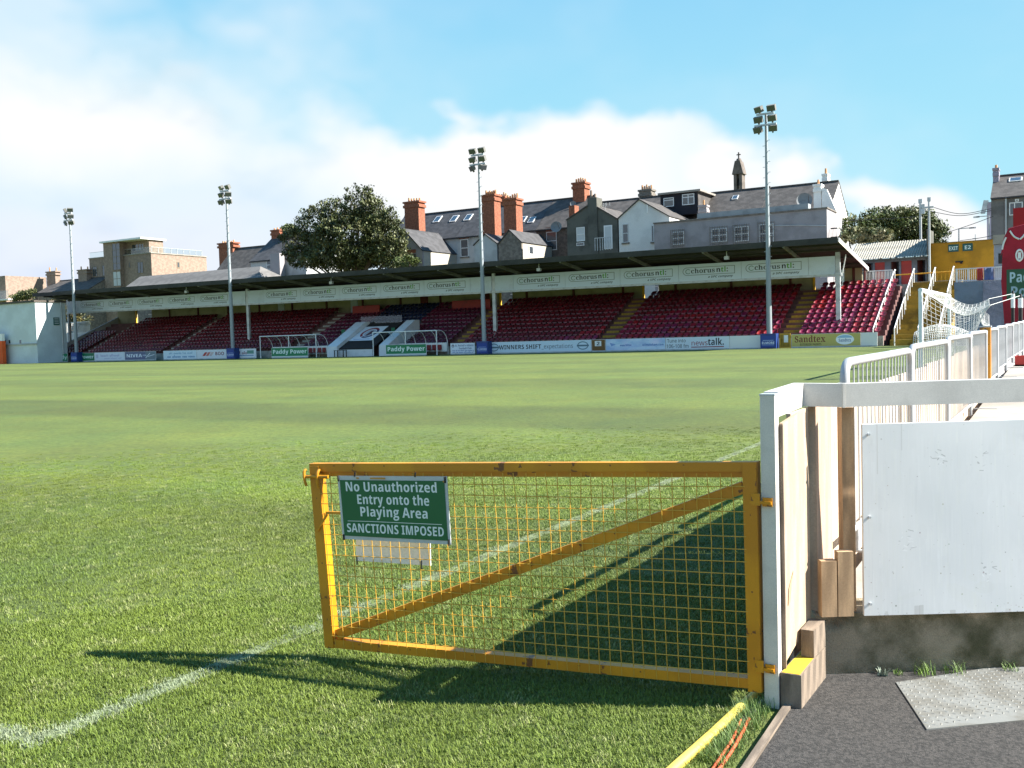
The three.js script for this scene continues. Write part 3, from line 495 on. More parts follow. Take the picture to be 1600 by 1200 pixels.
// ================= GOAL =================
{
  const zn = -29.26, zf = zn - 7.44, y0 = gy(zn), gt = y0 + 2.46, t = thing('goal', 'white goal frame with its net pulled back on ropes', 'goal');
  const w = flat(0.8, 0.81, 0.8, 0.4);
  mesh('goal_post', tube(V(XL, y0, zn), V(XL, gt, zn), 0.06, 16), w, t); mesh('goal_post', tube(V(XL, gy(zf), zf), V(XL, gt, zf), 0.06, 16), w, t); mesh('crossbar', tube(V(XL, gt, zn + 0.06), V(XL, gt, zf - 0.06), 0.06, 16), w, t);
  const bn = atZ(1547, 477, zn), bf = atZ(1545, 467, zf), cordM = flat(0.72, 0.72, 0.70, 0.7);
  const sheet = (F, nu, nv, rr = 0.006) => { const gs = []; const seg = 10; for (let i = 0; i <= nu; i++) for (let k = 0; k < seg; k++) gs.push(tube(F(i / nu, k / seg), F(i / nu, (k + 1) / seg), rr, 3)); for (let j = 0; j <= nv; j++) for (let k = 0; k < seg * 2; k++) gs.push(tube(F(k / seg / 2, j / nv), F((k + 1) / seg / 2, j / nv), rr, 3)); return mergeGeometries(gs); };
  const A = V(XL, gt, zn), B = V(XL, gt, zf), L = (a, b, k) => a.clone().lerp(b, k);
  const roof = mesh('net', sheet((u, v) => L(L(A, B, u), L(bn, bf, u), v).add(V(0, -0.5 * Math.sin(Math.PI * v) * (0.5 + 0.5 * Math.sin(Math.PI * u)) - 0.1 * Math.sin(Math.PI * u) * v, 0)), 30, 10, 0.005), cordM, t); roof.userData.label = 'roof of the net sagging between crossbar and ropes';
  // side sheets: their lower edge is hitched up and swings from the foot of the post to the back corner
  for (const [P, c, z] of [[A, bn, zn], [B, bf, zf]]) mesh('net', sheet((u, v) => { const top = L(P, c, u), low = V(lerp(P.x + 0.1, c.x - 0.1, u), y0 + 0.35 + 0.3 * u + (c.y - y0 - 0.8) * Math.pow(u, 2.6), z); return L(top.add(V(0, -0.35 * Math.sin(Math.PI * u), 0)), low, v); }, 14, 14, 0.005), cordM, t);
  mesh('net', sheet((u, v) => L(bn, bf, u).add(V(-0.25 * Math.sin(Math.PI * v), -0.55 * v - 0.35 * Math.sin(Math.PI * u) * (0.4 + v * 0.6), 0)), 30, 5, 0.005), cordM, t);
  // the gathered hem of the net, heaped low behind the near post
  const hc = atZ(1474, 516, zn - 1), heap = mesh('net_hem', sheet((u, v) => { const a = Math.PI * v; return V(hc.x - 0.75 + 1.5 * u, hc.y - 0.45 + 0.62 * Math.sin(a) * (0.55 + 0.45 * Math.sin(Math.PI * (u * 0.9 + 0.1))), hc.z - 0.5 * Math.cos(a)); }, 26, 22, 0.007), cordM, t);
  for (const [c, px, py] of [[bn, 1594, 462], [bf, 1582, 459]]) { const e = atZ(px, py, c.z - 2); mesh('rope', tube(c, e, 0.008, 5), cordM, t); }
  base(t, XL, y0, zn);
  for (const [px, z, lab] of [[1582.5, zf - 2, 'black and white net support pole farther from the barriers'], [1594.5, zn - 2, 'black and white net support pole nearer to the barriers']]) {
    const top = atZ(px, px < 1590 ? 454 : 459, z), mid = atZ(px, 481, z), p = thing('net_pole', lab, 'pole');
    mesh('white_sleeve', tube(V(top.x, mid.y, z), V(top.x, top.y - 0.12, z), 0.065, 12), w, p); mesh('black_shaft', tube(V(top.x, 0.1, z), V(top.x, mid.y, z), 0.055, 12), M.black, p); mesh('cap', tube(V(top.x, top.y - 0.12, z), V(top.x, top.y, z), 0.05, 12, 0.03), M.black, p); base(p, top.x, 0.1, z);
  }
}

// ================= THE STAND =================
const yT = (x) => 0.0052 * Math.max(0, -14 - x);                   // the roof line climbs a little to its far end
const ROWS = 11, RD = 0.75, RR = 0.355, RZ = -67.9, RY = 0.98, SXR = -10.75, SXL = -99.6;
const rowZ = (i) => RZ - i * RD, rowY = (i) => RY + i * RR, ZB = rowZ(ROWS) - 0.35;
const AISLES = [-17.1, -31.3, -45, -63.4, -81, -94.6];
const TUN = { x0: -58.6, x1: -51.6 };
{
  const st = thing('grandstand', 'long covered grandstand with dark cantilever roof and white advertising fascia', 'grandstand');
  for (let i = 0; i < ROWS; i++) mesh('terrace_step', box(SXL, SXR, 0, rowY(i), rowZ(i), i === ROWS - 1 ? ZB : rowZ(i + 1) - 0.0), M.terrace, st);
  // aisle stairs, painted yellow nearer the open end
  AISLES.forEach((x, a) => { const mat = a < 3 ? M.yellowStep : M.conc; for (let i = 0; i < ROWS; i++) { if (i) mesh('aisle_step', box(x - 0.55, x + 0.55, rowY(i - 1), rowY(i) - RR / 2, rowZ(i) + 0.002, rowZ(i) + 0.38), mat, st); mesh('aisle_step', box(x - 0.55, x + 0.55, rowY(i) + 0.002, rowY(i) + 0.012, rowZ(i), rowZ(i) - RD + 0.4), mat, st); } });
  // back wall with posts and openings
  const wallTop = (x) => 6.1 + yT(x), holes = [[-14.9, -17.2], [-30.0, -31.4], [-44.3, -45.6], [-93.5, -96.2]];
  let xr = -13.6; const pieces = [];
  for (const [a, b] of [...holes, [SXL, SXL]]) { pieces.push([b === SXL ? SXL : a, xr]); xr = b; }
  for (const [a, b] of pieces) if (b - a > 0.05) mesh('back_wall', hexa([V(a, rowY(ROWS - 1), ZB), V(b, rowY(ROWS - 1), ZB), V(b, rowY(ROWS - 1), ZB - 0.2), V(a, rowY(ROWS - 1), ZB - 0.2)], [V(a, wallTop(a), ZB), V(b, wallTop(b), ZB), V(b, wallTop(b), ZB - 0.2), V(a, wallTop(a), ZB - 0.2)]), M.cream, st);
  for (let x = -14.2; x > -99; x -= 4.76) if (!holes.some(([a, b]) => x < a && x > b)) mesh('wall_post', box(x - 0.09, x + 0.09, rowY(ROWS - 1), wallTop(x), ZB + 0.004, ZB + 0.12), M.redBrown, st);
  for (const x of [-62.9, -72.9]) { mesh('back_door', box(x - 0.45, x + 0.45, rowY(ROWS - 1), rowY(ROWS - 1) + 1.75, ZB + 0.01, ZB + 0.06), mottled([0.5, 0.55, 0.62], [0.44, 0.5, 0.57], 2), st); }
  for (const x of [-47.2, -54.2]) mesh('back_door', box(x - 0.45, x + 0.45, rowY(ROWS - 1), rowY(ROWS - 1) + 1.7, ZB + 0.01, ZB + 0.06), mottled([0.12, 0.02, 0.017], [0.09, 0.016, 0.014], 2), st);
  for (const [a, b] of holes) { mesh('opening_post', box(b - 0.02, b + 0.14, rowY(ROWS - 1) - 0.5, rowY(ROWS - 1) + 1.6, ZB + 0.005, ZB + 0.15), mottled([0.75, 0.42, 0.03], [0.66, 0.36, 0.03], 1), st); mesh('opening_rail', merge([box(b + 0.15, a - 0.05, rowY(ROWS - 1) + 1.05, rowY(ROWS - 1) + 1.1, ZB - 1.6, ZB - 1.65), box(b + 0.15, a - 0.05, rowY(ROWS - 1) + 0.5, rowY(ROWS - 1) + 0.55, ZB - 1.6, ZB - 1.65), box((a + b) / 2, (a + b) / 2 + 0.05, rowY(ROWS - 1), rowY(ROWS - 1) + 1.1, ZB - 1.651, ZB - 1.7)]), M.white, st); }
  // red fronted boxes beside the centre block
  for (const [a, b] of [[-62.2, -58.8], [-50.2, -46.0]]) mesh('box_front', box(a, b, rowY(ROWS - 2), rowY(ROWS - 1) + 0.62, rowZ(ROWS - 1) + 0.1, rowZ(ROWS - 1) + 0.02), M.redPaint, st);
  // columns
  const CX = [-14.05, -42.3, -71.2, -99.7], CZ = -70;
  for (const x of CX) { const fy = rowY(2); mesh('column', merge([box(x - 0.15, x + 0.15, fy, 6.9 + yT(x), CZ - 0.12, CZ + 0.12), box(x - 0.22, x + 0.22, 5.25 + yT(x), 5.45 + yT(x), CZ - 0.16, CZ + 0.16)]), M.galv, st); }
  // fascia boards with their print, five to a bay; white tinted blue for shade
  const logo = canvasMat(1024, 280, (x, w, h) => {
    x.fillStyle = '#cbdaea'; x.fillRect(0, 0, w, h); const X = 60; x.save(); x.scale(1.18, 1.08); x.translate(0, 0);
    x.strokeStyle = '#6f7f86'; x.lineWidth = 8; x.beginPath(); x.moveTo(X + 60, 50); x.lineTo(X + 720, 50); x.lineTo(X + 720, 168); x.lineTo(X + 60, 168); x.arc(X + 60, 109, 59, Math.PI / 2, Math.PI * 1.5); x.stroke();
    x.strokeStyle = '#2e6a58'; x.lineWidth = 8; x.beginPath(); x.arc(X + 75, 110, 34, 0.7, 5.6); x.stroke();
    x.fillStyle = '#27323c'; x.font = 'bold 98px serif'; x.fillText('chorus', X + 112, 140); const cw = X + 124 + x.measureText('chorus').width; x.font = 'bold 104px sans-serif'; x.fillStyle = '#141a2c'; x.fillText('n', cw, 138); const nw = x.measureText('n').width; x.fillStyle = '#4b9a2a'; x.fillText('tl', cw + nw, 138); x.fillStyle = '#141a2c'; x.fillText(':', cw + nw + x.measureText('tl').width, 138);
    x.fillStyle = '#39444c'; x.font = 'italic bold 46px sans-serif'; x.fillText('a UPC company', X + 350, 222); x.restore();
  }, 0.5);
  const yF2 = (x) => 0.0062 * Math.max(0, -14 - x), fb = (x) => 5.37 + yF2(x), ft = (x) => 6.63 + yF2(x), fz = CZ + 0.16, panelM = mottled([0.60, 0.70, 0.82], [0.55, 0.645, 0.755], 3, { rough: 0.5 });
  for (let b = 0; b < 3; b++) {
    const xr = CX[b] - 0.16, xl = CX[b + 1] + 0.16, n = 5, pw = 4.85, s0 = (xr - xl) - n * pw;
    const cells = [[xl, xl + s0 / 2, 0]]; for (let k = 0; k < n; k++) cells.push([xl + s0 / 2 + k * pw, xl + s0 / 2 + (k + 1) * pw, 1]); cells.push([xr - s0 / 2, xr, 0]);
    for (const [a, c, on] of cells) {
      const pn = mesh('fascia_board', hexa([V(a + 0.01, fb(a), fz), V(c - 0.01, fb(c), fz), V(c - 0.01, fb(c), fz - 0.05), V(a + 0.01, fb(a), fz - 0.05)], [V(a + 0.01, ft(a), fz), V(c - 0.01, ft(c), fz), V(c - 0.01, ft(c), fz - 0.05), V(a + 0.01, ft(a), fz - 0.05)]), panelM, st);
      if (on) mesh('printed_logo', printed(V(a + 0.012, fb(a) + 0.01, fz + 0.004), V(c - 0.012, fb(c) + 0.01, fz + 0.004), V(c - 0.012, ft(c) - 0.01, fz + 0.004), V(a + 0.012, ft(a) - 0.01, fz + 0.004)), logo, pn);
    }
    mesh('fascia_trim', hexa([V(xl, fb(xl) - 0.16, fz + 0.02), V(xr, fb(xr) - 0.16, fz + 0.02), V(xr, fb(xr) - 0.16, fz - 0.08), V(xl, fb(xl) - 0.16, fz - 0.08)], [V(xl, fb(xl) - 0.003, fz + 0.02), V(xr, fb(xr) - 0.003, fz + 0.02), V(xr, fb(xr) - 0.003, fz - 0.08), V(xl, fb(xl) - 0.003, fz - 0.08)]), M.galv, st);
  }
  // roof: rises to its front edge
  const XR = -13.3, XQ = -100.6, zF = -66.3, yF = (x) => 7.55 + yT(x), zK = ZB - 0.6, yK = (x) => 6.12 + yT(x), SEG = 12;
  for (let k = 0; k < SEG; k++) { const a = lerp(XQ, XR, k / SEG) + 0.004, b = lerp(XQ, XR, (k + 1) / SEG) - 0.004, j = (k % 3 - 1) * 0.012; mesh('roof_sheet', slab(V(a, yF(a) + j, zF), V(b, yF(b) + j, zF), V(b, yK(b) + j, zK), V(a, yK(a) + j, zK), 0.1), M.roofDark, st); }
  mesh('roof_edge', hexa([V(XQ, yF(XQ) - 0.34, zF + 0.06), V(XR, yF(XR) - 0.34, zF + 0.06), V(XR, yF(XR) - 0.34, zF + 0.005), V(XQ, yF(XQ) - 0.34, zF + 0.005)], [V(XQ, yF(XQ) + 0.06, zF + 0.06), V(XR, yF(XR) + 0.06, zF + 0.06), V(XR, yF(XR) + 0.06, zF + 0.005), V(XQ, yF(XQ) + 0.06, zF + 0.005)]), M.roofDark, st);
  for (let x = -16.9, k = 0; x > -100; x -= 5.72, k++) mesh('rafter', merge([bar(V(x, yF(x) - 0.3, zF), V(x, yK(x) - 0.32, zK), 0.12, 0.24), bar(V(x, 6.75 + yT(x), -70), V(x, yF(x) - 0.35, -67.0), 0.09, 0.12)]), mottled([0.16, 0.165, 0.14], [0.11, 0.115, 0.1], 2), st);
  for (const z of [-67.6, -69.2, -72, -74.6]) { const f = (x) => lerp(yF(x), yK(x), (z - zF) / (zK - zF)) - 0.16; mesh('purlin', hexa([V(XQ, f(XQ) - 0.05, z + 0.04), V(XR, f(XR) - 0.05, z + 0.04), V(XR, f(XR) - 0.05, z - 0.04), V(XQ, f(XQ) - 0.05, z - 0.04)], [V(XQ, f(XQ) + 0.05, z + 0.04), V(XR, f(XR) + 0.05, z + 0.04), V(XR, f(XR) + 0.05, z - 0.04), V(XQ, f(XQ) + 0.05, z - 0.04)]), M.roofDark, st); }
  // bargeboard and end wall at the open end
  mesh('bargeboard', bar(V(XR + 0.05, yF(XR) - 0.12, zF), V(XR + 0.05, yK(XR) - 0.12, zK), 0.06, 0.28), M.white, st);
  mesh('gutter_pipe', tube(V(XR - 0.1, 4.6, ZB + 0.12), V(XR - 0.1, 6.2, ZB + 0.12), 0.07, 8), M.redBrown, st);
  mesh('roof_strut', bar(V(CX[0] + 0.25, 5.2, CZ), V(CX[0] + 0.55, 6.7, CZ), 0.06, 0.06), M.white, st);
  // parapet of the front and the low wall at the far end
  mesh('front_wall', merge([box(SXL, TUN.x0 - 0.02, 0.28, RY - 0.02, RZ + 0.14, RZ + 0.003), box(TUN.x1 + 0.02, SXR, 0.28, RY - 0.02, RZ + 0.14, RZ + 0.003)]), M.conc, st);
  mesh('end_wall', prism([V(SXL - 0.12, 0.3, RZ + 0.2), V(SXL - 0.12, 1.7, RZ + 0.1), V(SXL - 0.12, rowY(ROWS) + 0.5, ZB), V(SXL - 0.12, 0.3, ZB)], 0.25), M.renderPale, st);
  base(st, -56, 0, -72);
  const cl = (x, y) => single('roof_floodlamp', merge([box(x - 0.16, x + 0.16, y - 0.14, y + 0.1, zF - 1.2, zF - 0.95), box(x - 0.03, x + 0.03, y + 0.09, y + 0.45, zF - 1.1, zF - 1.04)]), M.galv, null, 'lamp', 'small lamps under the stand roof');
  for (const x of [-21.2, -36.5, -58, -77]) tag(cl(x, yF(x) - 0.75), 'small grey lamp hanging under the front edge of the stand roof');
}
// seats: a moulded shell on each step
function seatGeometry() {
  const prof = [[0.22, 0.26, 0.8], [0.205, 0.33, 0.92], [0.13, 0.35, 1], [0.02, 0.32, 1], [-0.06, 0.35, 1], [-0.13, 0.43, 1], [-0.20, 0.525, 0.98], [-0.25, 0.585, 0.92], [-0.29, 0.585, 0.86], [-0.31, 0.52, 0.84]], nu = 6, pos = [], uv = [];
  const P = (i, j, o) => { const [z, y, w] = prof[j], u = (i / nu) * 2 - 1, k = u * u; return V(u * 0.215 * w, y + (j < 4 ? 0.045 * k : j > 5 ? -0.05 * k * k : 0) - o * (j < 4 ? 1 : 0.1), z + (j >= 4 ? 0.11 * k : 0) - o * (j >= 4 ? 1 : 0)); };
  const S = (o, flip) => { for (let j = 0; j < prof.length - 1; j++) for (let i = 0; i < nu; i++) { const q = [P(i, j, o), P(i + 1, j, o), P(i + 1, j + 1, o), P(i, j + 1, o)]; flip ? quadTo(pos, uv, q[3], q[2], q[1], q[0]) : quadTo(pos, uv, ...q); } };
  S(0, false); S(0.022, true);
  const shell = fromTris(pos, uv), idx = shell; return mergeGeometries([idx, plain(box(-0.04, 0.04, 0, 0.37, -0.16, -0.1))]);
}
{
  const sg = seatGeometry();
  const mats = [[0.24, 0.010, 0.024], [0.19, 0.014, 0.055], [0.215, 0.012, 0.034], [0.26, 0.011, 0.016]].map((c) => new THREE.MeshPhysicalMaterial({ color: rgb(...c), roughness: 0.34, clearcoat: 0.3, clearcoatRoughness: 0.3 }));  // nearest seats get a brighter red for the sun on the end block
  const r = mulberry(17), all = [];
  for (let i = 0; i < ROWS; i++) for (let x = SXR - 0.4; x > SXL + 0.3; x -= 0.5) {
    if (AISLES.some((a) => Math.abs(x - a) < 0.8)) continue;
    if (x > TUN.x0 - 0.4 && x < TUN.x1 + 0.4 && i < 6) continue;
    const blue = x > TUN.x0 + 0.5 && x < TUN.x1 - 0.4;
    if (x < -95 && i > 6) continue;
    if (i > 8 && ((x > -62.4 && x < -58.6) || (x > -50.4 && x < -45.8))) continue;
    all.push({ x, i, blue, k: Math.floor(r() * 4), j: r() });
  }
  const near = all.filter((s) => !s.blue).sort((a, b) => Math.hypot(a.x, rowZ(a.i)) - Math.hypot(b.x, rowZ(b.i))).slice(0, 300), set = new Set(near);
  for (const s of near) {
    const open = s.x > -16.5, violet = open && s.x < -13 && s.i < 5 ? 1 : s.k;
    const m = single('stand_seat', sg, mats[s.k === 1 && s.x > -13 ? 0 : violet], open ? 'glossy red plastic seat in the end block beside the yellow steps' : 'red plastic seat under the roof in the block between two yellow aisles', 'seat', open ? 'seats of the end block' : 'seats of the block between yellow aisles');
    m.position.set(s.x, rowY(s.i), rowZ(s.i) - 0.36); m.rotation.y = (s.j - 0.5) * 0.04;
  }
  const rest = all.filter((s) => !set.has(s)), im = new THREE.InstancedMesh(sg, new THREE.MeshPhysicalMaterial({ color: rgb(1, 1, 1), roughness: 0.36, clearcoat: 0.3, clearcoatRoughness: 0.3 }), rest.length), o = new THREE.Object3D(), c = new THREE.Color();
  rest.forEach((s, n) => { o.position.set(s.x, rowY(s.i), rowZ(s.i) - 0.36); o.rotation.set(0, (s.j - 0.5) * 0.04, 0); o.updateMatrix(); im.setMatrixAt(n, o.matrix); const q = 0.75 + 0.55 * s.j * s.j; s.blue ? c.setRGB(0.012 * q, 0.02 * q, 0.06 * q) : s.x > -63 && s.x < -45 ? c.setRGB(0.115 * q, 0.011 * q, 0.036 * q) : c.setRGB((s.k === 3 ? 0.165 : 0.14) * q, 0.009 * q, 0.017 * q); im.setColorAt(n, c); });  // the same red seats, coloured darker for the shade under the roof
  im.name = 'stand_seats'; im.castShadow = im.receiveShadow = true; scene.add(im); tag(im, 'rows of red plastic seats coloured darker for roof shade, with blue ones, along the rest of the stand', 'seats', null, 'stuff');
}
// tunnel with its black cover and crest
{
  const t = thing('players_tunnel', 'white walled players tunnel with sloping black cover and crest', 'tunnel'), { x0, x1 } = TUN, zf = -66.2, zb = -70.6, yb = 3.05, ya = 0.98;
  const side = (x, w) => prism([V(x, 0.29, zf + 0.4), V(x, 0.29, zb), V(x, yb + 0.35, zb), V(x, yb + 0.35, zb + 0.6), V(x, ya + 0.25, zf + 0.35)].reverse(), w);
  const wm = mottled([0.62, 0.65, 0.68], [0.54, 0.57, 0.60], 2);
  mesh('side_wall', side(x0 + 1.15, 1.15), wm, t); mesh('side_wall', side(x1, 0.95), wm, t);
  mesh('front_panel', box(x0 + 1.16, x1 - 0.96, 0.29, ya + 0.02, zf + 0.1, zf), wm, t);
  const cover = mesh('black_cover', slab(V(x0 + 1.16, ya + 0.02, zf + 0.15), V(x1 - 0.96, ya + 0.02, zf + 0.15), V(x1 - 0.96, yb + 0.2, zb), V(x0 + 1.16, yb + 0.2, zb), 0.1), mottled([0.022, 0.018, 0.018], [0.016, 0.013, 0.013], 2), t);
  const crest = canvasMat(512, 512, (x, w, h) => { x.fillStyle = '#dfe3ea'; x.fillRect(0, 0, w, h); x.lineWidth = 46; x.strokeStyle = '#8a2433'; x.beginPath(); x.ellipse(262, 232, 150, 158, 0, 2.2, 5.6); x.stroke(); x.strokeStyle = '#23305c'; x.beginPath(); x.ellipse(262, 232, 150, 158, 0, 5.6, 8.3); x.stroke(); x.fillStyle = '#b9bfc9'; x.beginPath(); x.ellipse(265, 235, 112, 118, 0, 0, 7); x.fill(); x.fillStyle = '#5b3b44'; x.beginPath(); x.moveTo(225, 330); x.lineTo(250, 170); x.lineTo(300, 150); x.lineTo(330, 260); x.lineTo(285, 340); x.fill(); x.fillStyle = '#5a74a8'; x.fillRect(70, 452, 360, 16); });
  const Pp = (u, v) => { const a = V(x0 + 1.16, ya + 0.02, zf + 0.15), b = V(x1 - 0.96, ya + 0.02, zf + 0.15), d = V(x0 + 1.16, yb + 0.2, zb); const n = b.clone().sub(a).cross(d.clone().sub(a)).normalize(); return a.clone().addScaledVector(b.clone().sub(a), u).addScaledVector(d.clone().sub(a), v).addScaledVector(n, 0.006); };
  mesh('crest', printed(Pp(0.24, 0.3), Pp(0.78, 0.3), Pp(0.78, 0.86), Pp(0.24, 0.86)), crest, cover);
  for (const [x, z] of [[x0 + 0.75, -69.3], [x1 - 0.5, -69.3]]) mesh('plus_sign', box(x - 0.2, x + 0.2, 2.35, 2.75, z + 0.7, z + 0.72), mottled([0.02, 0.12, 0.06], [0.02, 0.1, 0.05], 1), t);
  mesh('glass_screen', box(x0 + 1.2, x1 - 1.0, yb + 0.2, yb + 0.85, zb - 0.02, zb - 0.04), M.clear, t);
  base(t, (x0 + x1) / 2, 0.29, zf);
  const tb = thing('small_table', 'small black table standing in front of the tunnel', 'table'); const cx = (x0 + x1) / 2 - 0.55, z = zf + 0.7, y = gy(z);
  mesh('table_top', box(cx - 0.55, cx + 0.55, y + 0.56, y + 0.6, z - 0.25, z + 0.25), M.black, tb); for (const [i, j] of [[-1, -1], [1, -1], [1, 1], [-1, 1]]) mesh('leg', box(cx + i * 0.5 - 0.03, cx + i * 0.5 + 0.03, y, y + 0.56, z + j * 0.2 - 0.03, z + j * 0.2 + 0.03), M.black, tb); base(tb, cx, y, z);
}
// dugouts
function dugout(pxl, pxr, label) {
  const z = -66.4, xl = atZ(pxl, 545, z).x, xr = atZ(pxr, 545, z).x, y = gy(z), t = thing('dugout', label, 'dugout'), h = 2.05, r = 0.045, n = 6, arc = [];
  const pt = (x, a) => V(x, y + 0.35 + (h - 0.35) * Math.sin(a), z + 0.35 - 1.15 + 1.15 * Math.cos(a) * -1 + 0.0);
  const rib = (x) => [V(x, y + h, z + 0.5), V(x, y + h, z - 0.15), V(x, y + h - 0.25, z - 0.7), V(x, y + h - 0.8, z - 1.05), V(x, y + 0.5, z - 1.15), V(x, y, z - 1.15)];
  for (let k = 0; k <= n; k++) { const x = lerp(xl, xr, k / n); mesh('rib', curve(rib(x), 0.032, 14, 6), M.frameWhite, t); }
  for (const k of [0, 0.52, 1]) mesh('front_post', tube(V(lerp(xl, xr, k), y, z + 0.5), V(lerp(xl, xr, k), y + h, z + 0.5), r, 8), M.frameWhite, t);
  mesh('top_rail', tube(V(xl - 0.04, y + h, z + 0.5), V(xr + 0.04, y + h, z + 0.5), r, 8), M.frameWhite, t); mesh('back_rail', tube(V(xl, y + 1.0, z - 1.12), V(xr, y + 1.0, z - 1.12), 0.03, 6), M.frameWhite, t);
  const pos = [], uv = [], R = rib(0); for (let j = 0; j < 4; j++) quadTo(pos, uv, V(xl, R[j].y, R[j].z), V(xr, R[j].y, R[j].z), V(xr, R[j + 1].y, R[j + 1].z), V(xl, R[j + 1].y, R[j + 1].z)); mesh('canopy', fromTris(pos, uv), M.clear, t);
  mesh('back_panel', box(xl + 0.05, xr - 0.05, y + 0.25, y + 1.0, z - 1.09, z - 1.06), M.white, t);
  const red = flat(0.22, 0.016, 0.02, 0.5); for (let x = xl + 0.45; x < xr - 0.3; x += 0.55) mesh('bench_seat', merge([box(x - 0.2, x + 0.2, y + 0.4, y + 0.46, z - 0.95, z - 0.5), box(x - 0.2, x + 0.2, y + 0.461, y + 0.85, z - 0.99, z - 0.95)]), red, t);
  base(t, (xl + xr) / 2, y, z);
}
dugout(413, 500, 'white framed curved dugout between the board starting BOO and the tunnel'); dugout(589, 688, 'white framed curved dugout next to the club notice board');

// ================= ADVERTISING BOARDS =================
const txt = (x, s, px, py, size, tw, fill, font = 'bold', fam = 'sans-serif') => { x.font = `${font} ${size}px ${fam}`; x.fillStyle = fill; x.textAlign = 'left'; const m = x.measureText(s).width; x.save(); x.translate(px, py); if (tw) x.scale(tw / m, 1); x.fillText(s, 0, 0); x.restore(); };
// print too small to read in the photograph: rows of word-like marks
const marks = (x, px, py, w, h, col, seed) => { const r = mulberry(seed); x.strokeStyle = col; x.lineWidth = Math.max(3, h * 0.16); let a = px; while (a < px + w) { const n = 3 + Math.floor(r() * 6); for (let i = 0; i < n && a < px + w; i++) { x.beginPath(); const t = r(); if (t < 0.45) { x.ellipse(a + h * 0.22, py - h * 0.25, h * 0.2, h * 0.25, 0, 0, 7); } else { x.moveTo(a + h * 0.1, py); x.lineTo(a + h * 0.1, py - h * (t < 0.7 ? 0.55 : 0.95)); } x.stroke(); a += h * (t < 0.45 ? 0.55 : 0.32); } a += h * 0.4; } };
function adBoard(pxl, pxr, label, w, draw, o = {}) {
  const z = o.z ?? -66.45, h = o.h ?? 0.86, y = gy(z) + (o.up ?? 0.08), xl = atZ(pxl, 548, z).x, xr = atZ(pxr, 548, z).x, t = thing('advertising_board', label, 'board');
  mesh('board', box(xl, xr, y, y + h, z - 0.05, z), o.mat || M.white, t); const fr = draw ? mesh('print', printed(V(xl + 0.02, y + 0.02, z + 0.004), V(xr - 0.02, y + 0.02, z + 0.004), V(xr - 0.02, y + h - 0.02, z + 0.004), V(xl + 0.02, y + h - 0.02, z + 0.004)), canvasMat(w, 128, draw, 0.45), t) : null;
  mesh('kick_board', box(xl, xr, gy(z) - 0.02, y - 0.003, z - 0.04, z - 0.005), mottled([0.42, 0.48, 0.52], [0.3, 0.34, 0.36], 1), t);
  base(t, (xl + xr) / 2, y, z); return t;
}
const fill = (x, w, c) => { x.fillStyle = c; x.fillRect(0, 0, w, 128); };
adBoard(77, 105, 'green and white board with five white letters beside the white building', 200, (x, w) => { fill(x, w, '#cfd6d6'); x.fillStyle = '#1d7a52'; x.fillRect(34, 0, 166, 128); txt(x, 'Paddy', 44, 92, 78, 150, '#dfeae4'); });
adBoard(124, 147, 'short all green board beside the faint violet lettered board', 160, (x, w) => { fill(x, w, '#0e6b48'); txt(x, 'Power', 8, 90, 76, 145, '#d7e9e0'); });
adBoard(147.5, 194.5, 'white board with faint violet lettering', 400, (x, w) => { fill(x, w, '#d5dae4'); marks(x, 80, 66, 270, 40, '#aaa4c8', 5); marks(x, 130, 104, 230, 26, '#aeaeca', 6); x.fillStyle = '#b9bccf'; x.fillRect(20, 30, 26, 60); });
adBoard(195, 243, 'slate violet board with large white capitals', 400, (x, w) => { fill(x, w, '#5a6284'); x.fillStyle = '#6c7c86'; x.fillRect(270, 0, 130, 128); txt(x, 'NIVEA', 14, 88, 74, 210, '#e8ecf2'); txt(x, 'FOR', 232, 74, 34, 50, '#d8dce6'); x.strokeStyle = '#e8ecf2'; x.lineWidth = 8; x.beginPath(); x.moveTo(270, 104); x.lineTo(330, 24); x.moveTo(300, 80); x.lineTo(386, 50); x.stroke(); });
adBoard(255, 307, 'pale blue board with blue handwriting style lettering', 400, (x, w) => { fill(x, w, '#cfe0ea'); marks(x, 70, 52, 280, 36, '#7fa6c2', 7); marks(x, 46, 108, 320, 40, '#4f80ac', 8); });
adBoard(307.5, 400, 'white board with red slash emblem and lettering starting BOO', 760, (x, w) => { fill(x, w, '#d9dde2'); for (let k = 0; k < 3; k++) { x.fillStyle = ['#b63a35', '#c66a5e', '#c9b4b2'][k]; x.beginPath(); x.moveTo(70 + k * 44, 92); x.lineTo(105 + k * 44, 36); x.lineTo(140 + k * 44, 36); x.lineTo(105 + k * 44, 92); x.fill(); } txt(x, 'BOO', 238, 84, 70, 120, '#7a3440'); marks(x, 500, 76, 140, 46, '#7a4a5c', 9); x.fillStyle = '#5e9183'; x.fillRect(650, 22, 84, 50); x.fillStyle = '#5b88ac'; x.fillRect(470, 92, 260, 12); });
for (const [a, b, lab] of [[424, 481, 'green board with white lettering in front of the dugout between BOO board and tunnel'], [603, 666, 'green board with white lettering in front of the dugout beside the club notice board']]) adBoard(a, b, lab, 512, (x, w) => { fill(x, w, '#0a7a4c'); txt(x, 'Paddy Power', 14, 82, 78, 484, '#e6f2ec'); x.fillStyle = '#d6e2dc'; x.fillRect(0, 116, w, 12); }, { z: -65.6, h: 0.88 });
